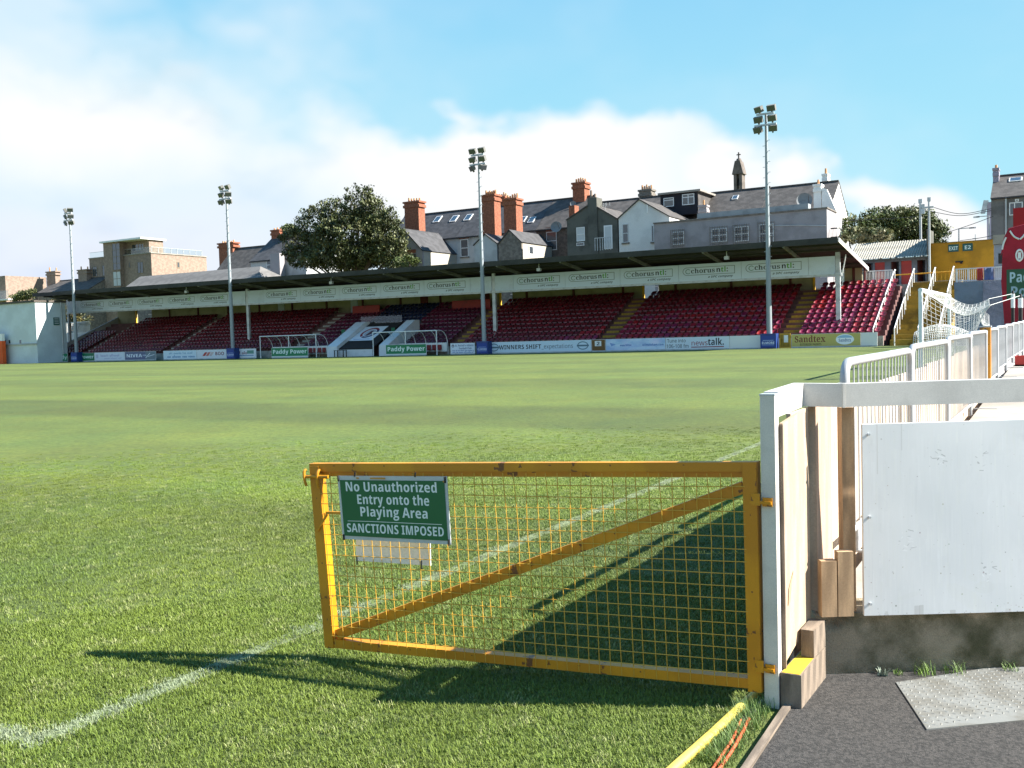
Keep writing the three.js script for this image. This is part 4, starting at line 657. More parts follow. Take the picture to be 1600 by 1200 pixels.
adBoard(704, 742, 'white club notice board with small blue lettering beside the mast', 320, (x, w) => { fill(x, w, '#dbe2ea'); txt(x, "St. Patrick's Athletic", 60, 40, 34, 250, '#38466e', 'bold', 'serif'); txt(x, 'Football Club', 110, 78, 34, 170, '#38466e', 'bold', 'serif'); marks(x, 22, 100, 280, 17, '#4a6aa4', 10); marks(x, 22, 122, 280, 17, '#4a6aa4', 11); x.fillStyle = '#3a3f55'; x.beginPath(); x.arc(32, 32, 18, 0, 7); x.fill(); x.fillStyle = '#e4e4e8'; x.beginPath(); x.arc(32, 34, 9, 0, 7); x.fill(); });
adBoard(755, 924, 'long pale board reading WINNERS SHIFT_expectations', 1400, (x, w) => { fill(x, w, '#c9dbe6'); txt(x, 'WINNERS SHIFT', 215, 90, 74, 560, '#1a2028'); txt(x, '_expectations', 780, 90, 72, 400, '#57636c', 'normal'); for (const cx of [145, 1300]) { x.strokeStyle = '#6d8794'; x.lineWidth = 12; x.beginPath(); x.ellipse(cx, 64, 62, 44, 0, 0, 7); x.stroke(); x.fillStyle = '#5c7683'; x.fillRect(cx - 74, 54, 148, 20); } });
adBoard(924.8, 946, 'brown gate panel with a white plate numbered 2', 128, (x, w) => { fill(x, w, '#6b4a1c'); x.fillStyle = '#e6e6e0'; x.fillRect(28, 14, 64, 62); txt(x, '2', 44, 66, 58, 34, '#22252a'); });
adBoard(946.8, 1040, 'pale blue cloudy board with small blue web addresses', 760, (x, w) => { fill(x, w, '#a9c3e2'); const r = mulberry(3); for (let i = 0; i < 60; i++) { x.fillStyle = `rgba(${200 + 40 * r()},${215 + 30 * r()},245,0.28)`; x.beginPath(); x.ellipse(r() * w, r() * 128, 30 + 60 * r(), 12 + 20 * r(), 0, 0, 7); x.fill(); } txt(x, 'www.hilton', 180, 84, 34, 150, '#3d63a8', 'italic bold'); txt(x, 'kilmainham.com', 470, 84, 34, 270, '#3d63a8', 'italic bold'); x.fillStyle = '#7f9fd0'; x.beginPath(); x.moveTo(50, 40); x.lineTo(130, 60); x.lineTo(70, 84); x.fill(); });
adBoard(1040.6, 1140, 'white board reading Tune into 106-108 fm', 820, (x, w) => { fill(x, w, '#d3dee4'); txt(x, 'Tune into', 14, 54, 52, 250, '#20252b', 'normal'); txt(x, '106-108 fm', 2, 116, 56, 300, '#20252b', 'normal'); txt(x, 'news', 330, 92, 78, 220, '#8e2a35', 'normal'); txt(x, 'talk.', 548, 92, 104, 210, '#1c2026'); x.fillStyle = '#8e2a35'; x.fillRect(332, 106, 420, 10); });
adBoard(1140.6, 1190, 'blank white board between the fm radio board and the blue mast pad', 64, null, { mat: M.frameWhite });
adBoard(1237, 1345, 'olive yellow board with maroon lettering and an oval emblem', 1000, (x, w) => { fill(x, w, '#b9ad62'); txt(x, 'Sandtex', 40, 84, 92, 460, '#6b1f22', 'bold', 'serif'); txt(x, 'EXTERIOR PAINTS', 120, 120, 34, 320, '#3c3a20'); x.fillStyle = '#eef3f6'; x.beginPath(); x.ellipse(780, 62, 130, 54, 0, 0, 7); x.fill(); x.fillStyle = '#8fb9dc'; x.beginPath(); x.ellipse(780, 46, 108, 28, 0, Math.PI, 0); x.fill(); txt(x, 'Sandtex', 690, 86, 46, 180, '#394f8c', 'bold', 'serif'); });
adBoard(1345.6, 1371, 'blank pale board ending at the foot of the yellow steps', 64, null, { mat: M.frameWhite });
{
  const z = -66.4, xl = atZ(1218, 535, z).x, xr = atZ(1235.5, 535, z).x, y = gy(z), t = thing('yellow_gate', 'small yellow pitch side gate with a white notice beside the olive board', 'gate');
  const ym = mottled([0.62, 0.36, 0.04], [0.5, 0.28, 0.03], 1);
  mesh('frame', merge([box(xl, xl + 0.07, y, y + 1.02, z - 0.04, z), box(xr - 0.07, xr, y, y + 1.02, z - 0.04, z), box(xl + 0.071, xr - 0.071, y + 0.95, y + 1.02, z - 0.04, z), box(xl + 0.071, xr - 0.071, y + 0.02, y + 0.09, z - 0.04, z)]), ym, t); mesh('panel', box(xl + 0.071, xr - 0.071, y + 0.091, y + 0.949, z - 0.03, z - 0.015), M.yellowStep, t); mesh('notice', box(xl + 0.3, xr - 0.18, y + 0.4, y + 0.9, z - 0.014, z + 0.004), M.white, t); base(t, (xl + xr) / 2, y, z);
}
// ================= FLOODLIGHT MASTS =================
const MASTS = [[1192, 1202.5, 1, 'ELMORE', 'tall floodlight mast with a blue pad beside the small yellow gate'], [746.5, 757, 0, 'ELMORE', 'tall floodlight mast with a blue pad beside the club notice board'], [356.5, 364, 2, '', 'tall floodlight mast with a blue pad in front of the board starting BOO'], [111, 119.4, 3, '', 'tall floodlight mast with a blue pad beside the short all green board']];
MASTS.forEach(([, pb, v, word, label]) => {
  const z = -66.15, x = atZ(pb, 545, z).x, y = gy(z), H = 16.0, t = thing('floodlight_mast', label, 'floodlight'), top = y + H, r = mulberry(50 + v);
  mesh('shaft', tube(V(x, y, z), V(x, top, z), 0.2, 16, 0.085), M.mast, t);
  for (const [yy, w] of [[top, 1.2], [top - 0.75, 1.5]]) mesh('cross_arm', box(x - w / 2, x + w / 2, yy - 0.06, yy + 0.06, z + 0.1, z + 0.24), M.galv, t);
  const lm = mottled([0.17, 0.17, 0.16], [0.12, 0.12, 0.115], 1);
  for (let k = 0; k < 3; k++) for (const s of [-1, 1]) {
    const g = new THREE.Group(); g.name = 'lamp'; const a = (r() - 0.5) * 1.3 + s * 0.25 + 0.25;
    const hb = mesh('lamp_housing', merge([box(-0.29, 0.29, -0.2, 0.2, -0.16, 0.12), box(-0.05, 0.05, -0.32, -0.2, -0.08, 0.04)]), lm, g); mesh('lamp_glass', box(-0.25, 0.25, -0.16, 0.16, 0.121, 0.14), M.glass, g);
    g.position.set(x + s * (0.43 + 0.04 * k), top + 0.33 - k * 0.68, z + 0.22); g.rotation.set(0.45, a, 0, 'YXZ'); t.add(g);
  }
  for (let q = 0; q < 28; q++) mesh('climbing_rung', box(x + (q % 2 ? 0.1 : -0.26), x + (q % 2 ? 0.26 : -0.1), y + 4.5 + q * 0.36, y + 4.53 + q * 0.36, z, z + 0.03), M.galv, t);
  base(t, x, y, z);
  const pad = thing('mast_pad', label.replace('tall floodlight mast with a blue pad', 'blue padded cover round the foot of the mast'), 'pad'), zf = z + 0.36, w = 0.56;
  const geo = new THREE.BoxGeometry(w * 2, 1.02, 0.7, 6, 6, 4), p = geo.attributes.position; for (let i = 0; i < p.count; i++) { const k = Math.max(Math.abs(p.getX(i)) / w, Math.abs(p.getY(i)) / 0.51); if (k > 0.9) { p.setX(i, p.getX(i) * 0.97); p.setZ(i, p.getZ(i) * 0.97); } } geo.computeVertexNormals(); geo.translate(x, y + 0.53, z);
  mesh('cover', plain(geo), M.blue, pad);
  mesh('print', printed(V(x - w + 0.08, y + 0.1, zf), V(x + w - 0.08, y + 0.1, zf), V(x + w - 0.08, y + 0.9, zf), V(x - w + 0.08, y + 0.9, zf)), canvasMat(256, 200, (c) => { c.fillStyle = '#123a8c'; c.fillRect(0, 0, 256, 200); c.fillStyle = '#9fb3d8'; c.fillRect(30, 76, 196, 8); txt(c, word || 'ELMORE', 10, 142, 54, 236, '#cfd8ea'); c.fillStyle = '#8ea4cf'; c.fillRect(16, 154, 220, 8); }, 0.5), pad);
  base(pad, x, y, z);
});

// ================= BUILDINGS ROUND THE GROUND =================
function windowIn(parent, px, z, o = {}) {   // px: [x0, y0, x1, y1] in photograph pixels on the facade plane z
  const r = rectZ(...px, z), f = o.f ?? 0.07, fm = o.frame || M.frameWhite, d = 0.05;
  const fr = mesh('window', merge([box(r.x0, r.x0 + f, r.y0, r.y1, z, z + d), box(r.x1 - f, r.x1, r.y0, r.y1, z, z + d), box(r.x0 + f, r.x1 - f, r.y0, r.y0 + f, z, z + d), box(r.x0 + f, r.x1 - f, r.y1 - f, r.y1, z, z + d), ...(o.bars || [0.5]).map((k) => box(r.x0 + f, r.x1 - f, lerp(r.y0, r.y1, k) - f / 2, lerp(r.y0, r.y1, k) + f / 2, z, z + d)), ...(o.mull || []).map((k) => box(lerp(r.x0, r.x1, k) - f / 2, lerp(r.x0, r.x1, k) + f / 2, r.y0 + f, r.y1 - f, z + 0.001, z + d + 0.004))]), fm, parent);
  mesh('pane', box(r.x0 + f * 0.5, r.x1 - f * 0.5, r.y0 + f * 0.5, r.y1 - f * 0.5, z + 0.004, z + 0.02), o.pane || M.glass, fr);
  if (o.sill) mesh('sill', box(r.x0 - 0.1, r.x1 + 0.1, r.y0 - 0.14, r.y0 - 0.004, z, z + 0.14), o.sill, fr);
  return fr;
}
function chimney(parent, px0, px1, pyTop, yBot, z, mat, pots, dz = 1.1, o = {}) {
  const r = rectZ(px0, pyTop, px1, pyTop + 40, z), w = r.x1 - r.x0, c = (r.x0 + r.x1) / 2, ph = o.ph ?? 0.5, top = r.y1 - ph * 0.8, cm = o.cap || mat;
  const st = mesh('chimney', merge([box(r.x0 + w * 0.08, r.x1 - w * 0.08, yBot, top - 0.75, z, z - dz), box(r.x0 + 0.02, r.x1 - 0.02, top - 0.75, top - 0.45, z + 0.08, z - dz - 0.08), box(r.x0 + w * 0.07, r.x1 - w * 0.07, top - 0.45, top - 0.2, z + 0.02, z - dz - 0.02), box(r.x0, r.x1, top - 0.2, top, z + 0.1, z - dz - 0.1)]), mat, parent);
  for (let k = 0; k < pots; k++) { const x = lerp(r.x0 + w * 0.18, r.x1 - w * 0.18, pots > 1 ? k / (pots - 1) : 0.5), hh = ph * (0.7 + 0.5 * hash(k, Math.round(px0), 3)); mesh('chimney_pot', tube(V(x, top, z - dz * 0.5), V(x, top + hh, z - dz * 0.5), 0.13, 8, 0.1), M.pot, st); }
  return st;
}
// house with its ridge along x: walls, two roof slopes
function ridgeX(t, x0, x1, yE, yR, zF, zB, wall, roof, o = {}) {
  const zm = (zF + zB) / 2, y0 = 0.3, ov = 0.2, k = (yR - yE) / (zF - zm);
  mesh('wall', merge([box(x0, x1, y0, yE, zF, zB), prism([V(x1, yE, zF), V(x1, yE, zB), V(x1, yR - 0.06, zm)], 0.3), prism([V(x0, yE, zB), V(x0, yE, zF), V(x0, yR - 0.06, zm)], 0.3)]), wall, t);
  mesh('roof', merge([slab(V(x0 - 0.05, yE - ov * k + 0.14, zF + ov), V(x1 + 0.05, yE - ov * k + 0.14, zF + ov), V(x1 + 0.05, yR + 0.14, zm), V(x0 - 0.05, yR + 0.14, zm), 0.13), slab(V(x1 + 0.05, yE - ov * k + 0.14, zB - ov), V(x0 - 0.05, yE - ov * k + 0.14, zB - ov), V(x0 - 0.05, yR + 0.14, zm), V(x1 + 0.05, yR + 0.14, zm), 0.13)]), roof, t);
  if (o.ridge !== 0) mesh('ridge_tiles', merge([bar(V(x0, yR + 0.18, zm), V(x1, yR + 0.18, zm), 0.22, 0.14)]), M.slateBrown, t);
  mesh('gutter', tube(V(x0, yE - ov * k + 0.02, zF + ov + 0.06), V(x1, yE - ov * k + 0.02, zF + ov + 0.06), 0.06, 6), M.black, t);
}
// wing with its gable towards the pitch
function gableZ(t, x0, x1, yE, yR, zF, zB, wall, roof, off = 0.5, sideWall) {
  const xm = lerp(x0, x1, off), y0 = 0.3, ov = 0.12;
  mesh('wall', merge([prism([V(x0, y0, zF), V(x1, y0, zF), V(x1, yE, zF), V(xm, yR, zF), V(x0, yE, zF)], 0.25), box(x0, x0 + 0.2, y0, yE, zF - 0.251, zB)]), wall, t);
  mesh('side_wall', box(x1 - 0.2, x1 + 0.002, y0, yE - 0.02, zF - 0.251, zB), sideWall || wall, t);
  const s = (xa, ya, xb, yb) => { const dx = xb - xa, dy = yb - ya, k = ov / Math.abs(dx), A = V(xa - dx * k, ya - dy * k + 0.1, zF + 0.12), B = V(xb, yb + 0.1, zF + 0.12); return [A, B]; };
  const [a, b] = s(x1, yE, xm, yR), [c, d] = s(x0, yE, xm, yR), Zb = (p) => V(p.x, p.y, zB);
  mesh('roof', merge([slab(a, Zb(a), Zb(b), b, 0.1), slab(d, Zb(d), Zb(c), c, 0.1)]), roof, t);
}
const yAt = (px, py, z) => atZ(px, py, z).y, xAt = (px, py, z) => atZ(px, py, z).x;
function skylight(t, px, py, zF, yE, yR, zm, w = 0.9, h = 1.3) {   // lies in the front slope of a ridgeX roof
  const k = (yR - yE) / (zF - zm); let d = ray(px, py), lo = 0; // intersect ray with the slope y = yE + (zF - z) * k
  const kk = (yE + zF * k + 0.14 - CAM.h) / (d.y + k * d.z), p = along(d, kk), u = V(0, k, -1).normalize(), n = V(0, 1, k).normalize();
  const q = (a, b, e) => p.clone().add(V(a * w / 2, 0, 0)).addScaledVector(u, b * h / 2).addScaledVector(n, e);
  const f = mesh('skylight', slab(q(-1, -1, 0.09), q(1, -1, 0.09), q(1, 1, 0.09), q(-1, 1, 0.09), 0.08), M.frameWhite, t); mesh('pane', slab(q(-0.8, -0.85, 0.1), q(0.8, -0.85, 0.1), q(0.8, 0.85, 0.1), q(-0.8, 0.85, 0.1), 0.012), M.glass, f);
}

// --- white flat roofed building at the far end of the stand
{
  const z = -63.5, t = thing('white_clubhouse', 'white flat roofed building standing at the end of the grandstand', 'building'), x1 = xAt(57, 520, z), x0 = x1 - 14, yt = yAt(55, 472, z), zb = atX(103, 500, x1).z, y = 0.2;
  const wm = mottled([0.60, 0.66, 0.68], [0.52, 0.58, 0.60], 4, { f: 3 });
  mesh('wall', box(x0, x1, y, yt, z, zb), wm, t); mesh('roof', box(x0 - 0.1, x1 + 0.1, yt + 0.002, yt + 0.22, z + 0.15, zb - 0.1), M.brickDark, t);
  mesh('ledge', box(x0, x1 + 0.06, yAt(30, 539, z), yAt(30, 537, z), z + 0.003, z + 0.12), M.renderPale, t);
  for (const px of [8, 15, 32]) { const c = atZ(px, 534, z); mesh('vent', box(c.x - 0.14, c.x + 0.14, c.y - 0.18, c.y + 0.18, z + 0.002, z + 0.03), M.glass, t); }
  const a = atX(83, 496, x1), b = atX(93, 508, x1); const g = mesh('notice', box(x1 + 0.004, x1 + 0.05, b.y, a.y, a.z, b.z), mottled([0.05, 0.12, 0.1], [0.04, 0.1, 0.085], 1), t); for (let k = 0; k < 3; k++) mesh('notice_line', box(x1 + 0.051, x1 + 0.055, lerp(b.y, a.y, 0.2 + 0.28 * k), lerp(b.y, a.y, 0.3 + 0.28 * k), lerp(a.z, b.z, 0.15), lerp(a.z, b.z, 0.85)), M.blind, g);
  const dp = atX(95.5, 500, x1); mesh('drain_pipe', tube(V(x1 + 0.1, 0.9, dp.z), V(x1 + 0.1, yt, dp.z), 0.07, 8), M.galv, t);
  base(t, x0, y, z);
  const o = thing('orange_hoarding', 'bright orange padded panel beside the white building', 'hoarding'), q = rectZ(-12, 533, 4, 569, -62.6); mesh('panel', box(q.x0 - 1, q.x1, 0.25, q.y1, -62.6, -63.0), mottled([0.75, 0.11, 0.02], [0.62, 0.08, 0.015], 2), o); mesh('white_top', box(q.x0 - 1, q.x1 - 0.02, q.y1 + 0.002, q.y1 + 0.8, -62.65, -62.95), M.white, o); base(o, q.x0, 0.25, -62.8);
  const wf = thing('end_fence', 'white railing fence on the landing behind the far masts', 'fence'), zz = -73, fa = xAt(103, 515, zz), fb = xAt(140, 512, zz), fy = yAt(120, 521, zz), fh = 1.3; mesh('rail', merge([box(fa, fb, fy + fh, fy + fh + 0.08, zz, zz - 0.05), box(fa, fb, fy, fy + 0.08, zz, zz - 0.05)]), M.white, wf); for (let k = 0; k <= 20; k++) { const x = lerp(fa, fb - 0.05, k / 20); mesh('baluster', box(x, x + 0.06, fy + 0.081, fy + fh - 0.001, zz - 0.005, zz - 0.045), M.white, wf); } mesh('landing_wall', box(fa, fb, 0.3, fy - 0.003, zz, zz - 0.3), M.renderWhite, wf); base(wf, fa, 0.3, zz);
}
// --- brick apartment block
{
  const z = -112, t = thing('apartment_block', 'tan brick apartment block with glass stair tower and flat roofs', 'building'), xc = xAt(237, 420, z), xl = xAt(140, 420, z), zb = atX(323, 415, xc).z, y0 = 0.3;
  const yl = yAt(168, 402, z), yr = yAt(232, 396, z), xt0 = xAt(168, 400, z), xt1 = xAt(192, 400, z);
  mesh('wall', box(xl, xt0, y0, yl, z, z - 12), M.brickTan, t); mesh('wall', box(xt1, xc, y0, yr, z, zb), M.brickTan, t);
  const yt = yAt(190, 378, z); mesh('stair_tower', box(xt0 + 0.003, xt1 - 0.003, y0, yt, z + 0.8, z - 3.8), M.brickTan, t); mesh('tower_roof', box(xt0 - 0.5, xAt(229, 380, z), yt, yt + 0.28, z + 1.2, z - 4.2), M.frameWhite, t);
  mesh('penthouse', box(xt1, xAt(227, 385, z), yr, yt - 0.002, z - 0.8, z - 3.8), M.brickTan, t);
  mesh('roof_edge', merge([box(xl - 0.1, xt0 - 0.002, yl + 0.002, yl + 0.18, z + 0.1, z - 12.1), box(xt1 + 0.002, xc + 0.12, yr + 0.002, yr + 0.18, z + 0.12, zb - 0.1)]), M.concLight, t);
  const P = { frame: flat(0.2, 0.15, 0.1), bars: [] };
  for (const w of [[145, 416, 152, 432], [160, 414, 168, 431], [215, 409, 224, 427], [201, 410, 204, 419], [162, 443, 169, 455]]) windowIn(t, w, z, { ...P, mull: [0.5] });
  windowIn(t, [176, 380, 188, 422], z + 0.8, { ...P, mull: [0.5], bars: [0.25, 0.5, 0.75] }); windowIn(t, [177, 424, 189, 447], z + 0.8, { ...P, mull: [0.5], bars: [0.5], pane: M.blind });
  windowIn(t, [206, 381, 225, 392], z - 0.8, { frame: flat(0.3, 0.2, 0.12), bars: [], mull: [0.33, 0.55, 0.8] });
  { const a = atX(276, 409, xc), b = atX(281, 419, xc); const f = mesh('window', box(xc + 0.003, xc + 0.06, b.y, a.y, a.z, b.z), P.frame, t); mesh('pane', box(xc + 0.061, xc + 0.07, b.y + 0.15, a.y - 0.1, a.z - 0.12, b.z + 0.12), M.glass, f); }
  // glass balustrades on the roof terraces
  const pane = (x0, x1, y, z0, z1) => { const f = mesh('balustrade', box(x0, x1, y + 0.2, y + 1.1, z0, z1), M.clear, t); mesh('handrail', box(x0 - 0.01, x1 + 0.01, y + 1.101, y + 1.15, z0 + 0.02, z1 - 0.02), M.galv, f); return f; };
  pane(xl + 0.1, xt0, yl, z - 0.1, z - 0.13); pane(xt1, xc - 0.2, yr, z - 0.3, z - 0.33); const zs = zb, n = 8; for (let k = 0; k < n; k++) pane(xc - 0.25, xc - 0.22, yr, lerp(z - 0.35, zb * 0.3 + z * 0.7 + 0, 0) + (zs - z) * 0.9 * (k + 0.04) / n, z - 0.35 + (zs - z) * 0.9 * (k + 0.96) / n);
  for (let k = 0; k <= n; k++) mesh('balustrade_post', box(xc - 0.29, xc - 0.19, yr + 0.18, yr + 1.18, z - 0.35 + (zs - z) * 0.9 * k / n - 0.03, z - 0.35 + (zs - z) * 0.9 * k / n + 0.03), M.galv, t);
  base(t, (xl + xc) / 2, y0, z);
}
// --- houses at the far left
{
  let z = -125, t = thing('slate_house', 'grey hipped slate house beyond the white flat roofed building', 'house');
  const x0 = xAt(8, 450, z), x1 = xAt(74, 450, z), yE = yAt(40, 453, z), yR = yAt(40, 433, z), xa = xAt(12, 440, z), xb = xAt(55, 440, z), zf = z, zb = z - 9, zm = z - 4.5;
  mesh('wall', box(x0, x1, 0.3, yE, zf, zb), M.renderDark, t); mesh('roof', merge([slab(V(x0, yE + 0.1, zf), V(x1, yE + 0.1, zf), V(xb, yR, zm), V(xa, yR, zm), 0.1), slab(V(x1, yE + 0.1, zf), V(x1, yE + 0.1, zb), V(xb, yR, zm + 0.01), V(xb, yR, zm), 0.1), slab(V(x1, yE + 0.1, zb), V(x0, yE + 0.1, zb), V(xa, yR, zm), V(xb, yR, zm), 0.1)]), mottled([0.16, 0.165, 0.19], [0.12, 0.125, 0.15], 4), t); base(t, x0, 0.3, z);
  z = -108; t = thing('brown_roofed_house', 'low house with brown tiled roof and two tan chimneys', 'house'); const a = xAt(58, 450, z), b = xAt(139, 450, z); ridgeX(t, a, b, yAt(90, 456, z), yAt(95, 440, z - 4), z, z - 8, M.stone, M.slateBrown); chimney(t, 72, 88, 419, 6, z - 3, M.brickTan, 2, 1, { ph: 0.7 }); chimney(t, 121, 137, 416, 6, z - 3, M.brickTan, 2, 1, { ph: 0.7 }); base(t, a, 0.3, z);
  z = -104; t = thing('tan_brick_block', 'corner of a tan brick building with a balcony behind the white flat roof', 'building'); const c = xAt(9, 450, z); mesh('wall', box(c - 12, c, 0.3, yAt(5, 431, z), z, z - 8), M.brickTan, t); mesh('balcony', box(c - 6, xAt(26, 466, z), yAt(12, 470, z), yAt(12, 468, z), z + 1.6, z + 0.003), M.white, t); mesh('balcony_glass', box(c + 0.1, xAt(26, 462, z), yAt(12, 467.8, z), yAt(12, 455, z), z + 1.5, z + 1.53), M.clear, t); base(t, c, 0.3, z);
}
// --- corrugated shed roof behind the stand
{ const z = -84, t = thing('lean_to_shed', 'long low shed with pale hipped roof behind the stand roof', 'shed'), x0 = xAt(190, 448, z), x1 = xAt(402, 428, z), yl = yAt(250, 446, z), yr = yAt(350, 421, z - 3);
  mesh('wall', box(x0, x1, 0.3, yl - 0.4, z, z - 6), M.stone, t); const rm = mottled([0.15, 0.142, 0.135], [0.105, 0.10, 0.095], 3); mesh('roof', merge([slab(V(x0, yl - 0.3, z + 0.2), V(x1 + 0.2, yl - 0.3, z + 0.2), V(x1 - 2.4, yr, z - 3), V(x0, yr, z - 3), 0.1), slab(V(x1 + 0.2, yl - 0.3, z + 0.2), V(x1 + 0.2, yl - 0.3, z - 6.2), V(x1 - 2.4, yr, z - 3.01), V(x1 - 2.4, yr, z - 3), 0.1), slab(V(x1 + 0.2, yl - 0.3, z - 6.2), V(x0, yl - 0.3, z - 6.2), V(x0, yr, z - 3.005), V(x1 - 2.4, yr, z - 3.005), 0.1)]), rm, t); base(t, x0, 0.3, z); }
// --- houses left of the tree
{
  let z = -100, t = thing('slate_house', 'dark slate roofed house with an orange brick chimney on its end', 'house'), x0 = xAt(333, 410, z), x1 = xAt(412, 410, z); ridgeX(t, x0, x1, yAt(370, 427, z), yAt(380, 389, z - 4), z, z - 8, M.stone, M.slateBrown); chimney(t, 340, 366, 376, 8, z - 3.4, M.brick, 6, 1.2, { ph: 0.35 }); base(t, x0, 0.3, z);
  z = -94; t = thing('pale_house', 'pale rendered house with steep slate roof beside the big tree', 'house'); x0 = xAt(392, 415, z); x1 = xAt(478, 410, z); ridgeX(t, x0, x1, yAt(430, 405, z), yAt(440, 370, z - 4.5), z, z - 9, M.renderPale, M.slate); chimney(t, 423, 438, 356, 8, z - 4, M.brick, 3, 1, { ph: 0.3 }); windowIn(t, [417, 407, 424, 421], z, { pane: M.glass }); mesh('flue_stack', box(xAt(422, 410, z + 1.5), xAt(437, 410, z + 1.5), 0.3, yAt(430, 396, z + 1.5), z + 1.5, z + 0.6), M.renderGrey, t); base(t, x0, 0.3, z);
}
// --- terrace behind the stand
const ZW = -97, ZR = -101.5, ZK = -106, ZG = -90;      // main wall, ridge, back wall, gable of the rear wings
{
  const yR = yAt(780, 324, ZR), yE = yAt(700, 372, ZW);
  const seg = (name, label, p0, p1, roof, wall) => { const t = thing(name, label, 'house'), x0 = xAt(p0, 370, ZW) + 0.02, x1 = xAt(p1, 360, ZW) - 0.02; ridgeX(t, x0, x1, yE, yR, ZW, ZK, wall, roof); t.userData.bx = x0; return t; };
  let t = seg('terrace_house', 'terrace house with one detached looking brick stack and skylights beside the tree', 600, 712, M.slate, M.renderPale);
  chimney(t, 630, 656, 309, 4, ZG - 4, M.brick, 5, 1.3); for (const [px, py] of [[684, 343]]) skylight(t, px, py, ZW, yE, yR, ZR);
  { const x0 = xAt(612, 390, ZG), x1 = xAt(702, 390, ZG - 5) , xk = xAt(660, 390, ZG); gableZ(t, x0, xk, yAt(660, 391, ZG), yAt(632, 358, ZG), ZG, ZW, M.renderGrey, M.slate, 0.42, M.sideCream); windowIn(t, [640, 397, 650, 408], ZG, { bars: [] , frame: M.brickDark }); mesh('lintel', box(xAt(635, 392, ZG), xAt(650, 392, ZG), yAt(643, 395.5, ZG), yAt(643, 390, ZG), ZG + 0.002, ZG + 0.05), M.brick, t); }
  base(t, t.userData.bx, 0.3, ZW); delete t.userData.bx;
  t = seg('terrace_house', 'terrace house with two tall brick stacks in front of its slate roof', 712, 838, M.slate, M.renderPale);
  for (const [px, py] of [[708, 342], [730, 340]]) skylight(t, px + 2, py, ZW, yE, yR, ZR);
  windowIn(t, [720, 374, 732, 401], ZW, { sill: M.stone }); mesh('lintel', box(xAt(717, 370, ZW), xAt(733, 370, ZW), yAt(725, 373, ZW), yAt(725, 368.5, ZW), ZW + 0.002, ZW + 0.05), M.brick, t);
  chimney(t, 751, 774, 298, 6, ZG - 3, M.brick, 6, 1.4); chimney(t, 785, 808, 304, 6, ZG - 1.5, M.brick, 5, 1.4); chimney(t, 775, 790, 302, 10, ZR - 2, M.brick, 4, 1.2);
  { const x0 = xAt(741, 390, ZG), x1 = xAt(777, 390, ZG); gableZ(t, x0, x1 - 0.05, yAt(776, 380, ZG), yAt(759, 366, ZG), ZG, ZW, M.renderPale, M.slate, 0.5); const a = xAt(779, 390, ZG), b = xAt(815, 390, ZG); gableZ(t, a, b, yAt(814, 378, ZG), yAt(795, 360, ZG), ZG, ZW, M.stone, M.slate, 0.5, M.sideCream); const w1 = atX(826, 384, b), w2 = atX(833, 398, b); const f = mesh('window', box(b + 0.003, b + 0.05, w2.y, w1.y, w1.z, w2.z), M.frameWhite, t); mesh('pane', box(b + 0.051, b + 0.06, w2.y + 0.08, w1.y - 0.08, w1.z - 0.08, w2.z + 0.08), M.glass, f); }  // the stone wing's right wall is coloured pale as its sunlit side
  base(t, t.userData.bx, 0.3, ZW); delete t.userData.bx;
  t = seg('terrace_house', 'dark brick terrace house with a tall stack where the slate roof ends', 838, 905, M.slateBrown, M.brickDark);
  for (const [px, py] of [[813, 343], [827, 344]]) skylight(t, px + 4, py, ZW, yE, yR, ZR, 0.8, 1.1);
  windowIn(t, [854, 362, 870, 391], ZW, { frame: M.blind }); mesh('lintel', box(xAt(853, 358, ZW), xAt(873, 358, ZW), yAt(862, 361, ZW), yAt(862, 355, ZW), ZW + 0.002, ZW + 0.06), M.brick, t); chimney(t, 893, 915, 279, 8, ZR + 0.8, M.brick, 5, 1.4);
  base(t, t.userData.bx, 0.3, ZW); delete t.userData.bx;
  const dish = (px, py, z, r, label) => { const c = atZ(px, py, z), d = thing('satellite_dish', label, 'dish'); const s = plain(new THREE.SphereGeometry(r * 2, 16, 5, 0, 6.2832, Math.PI - 0.5, 0.5)); s.rotateX(Math.PI / 2 - 0.25); s.rotateY(0.3); s.translate(c.x, c.y, c.z + r * 1.9); mesh('reflector', s, mottled([0.2, 0.21, 0.22], [0.15, 0.16, 0.17], 2), d); mesh('arm', bar(V(c.x, c.y - r * 0.8, c.z), V(c.x + 0.1, c.y, c.z + r), 0.04, 0.04), M.black, d); base(d, c.x, c.y, c.z); };
  dish(874, 350, ZG - 1, 0.62, 'dark satellite dish on the brick wall beside the dark gabled house'); dish(898, 316, ZR + 1.5, 0.35, 'small satellite dish on the tall brick stack'); dish(1264, 307, -92, 0.75, 'large grey satellite dish beside the white chimneys');
}
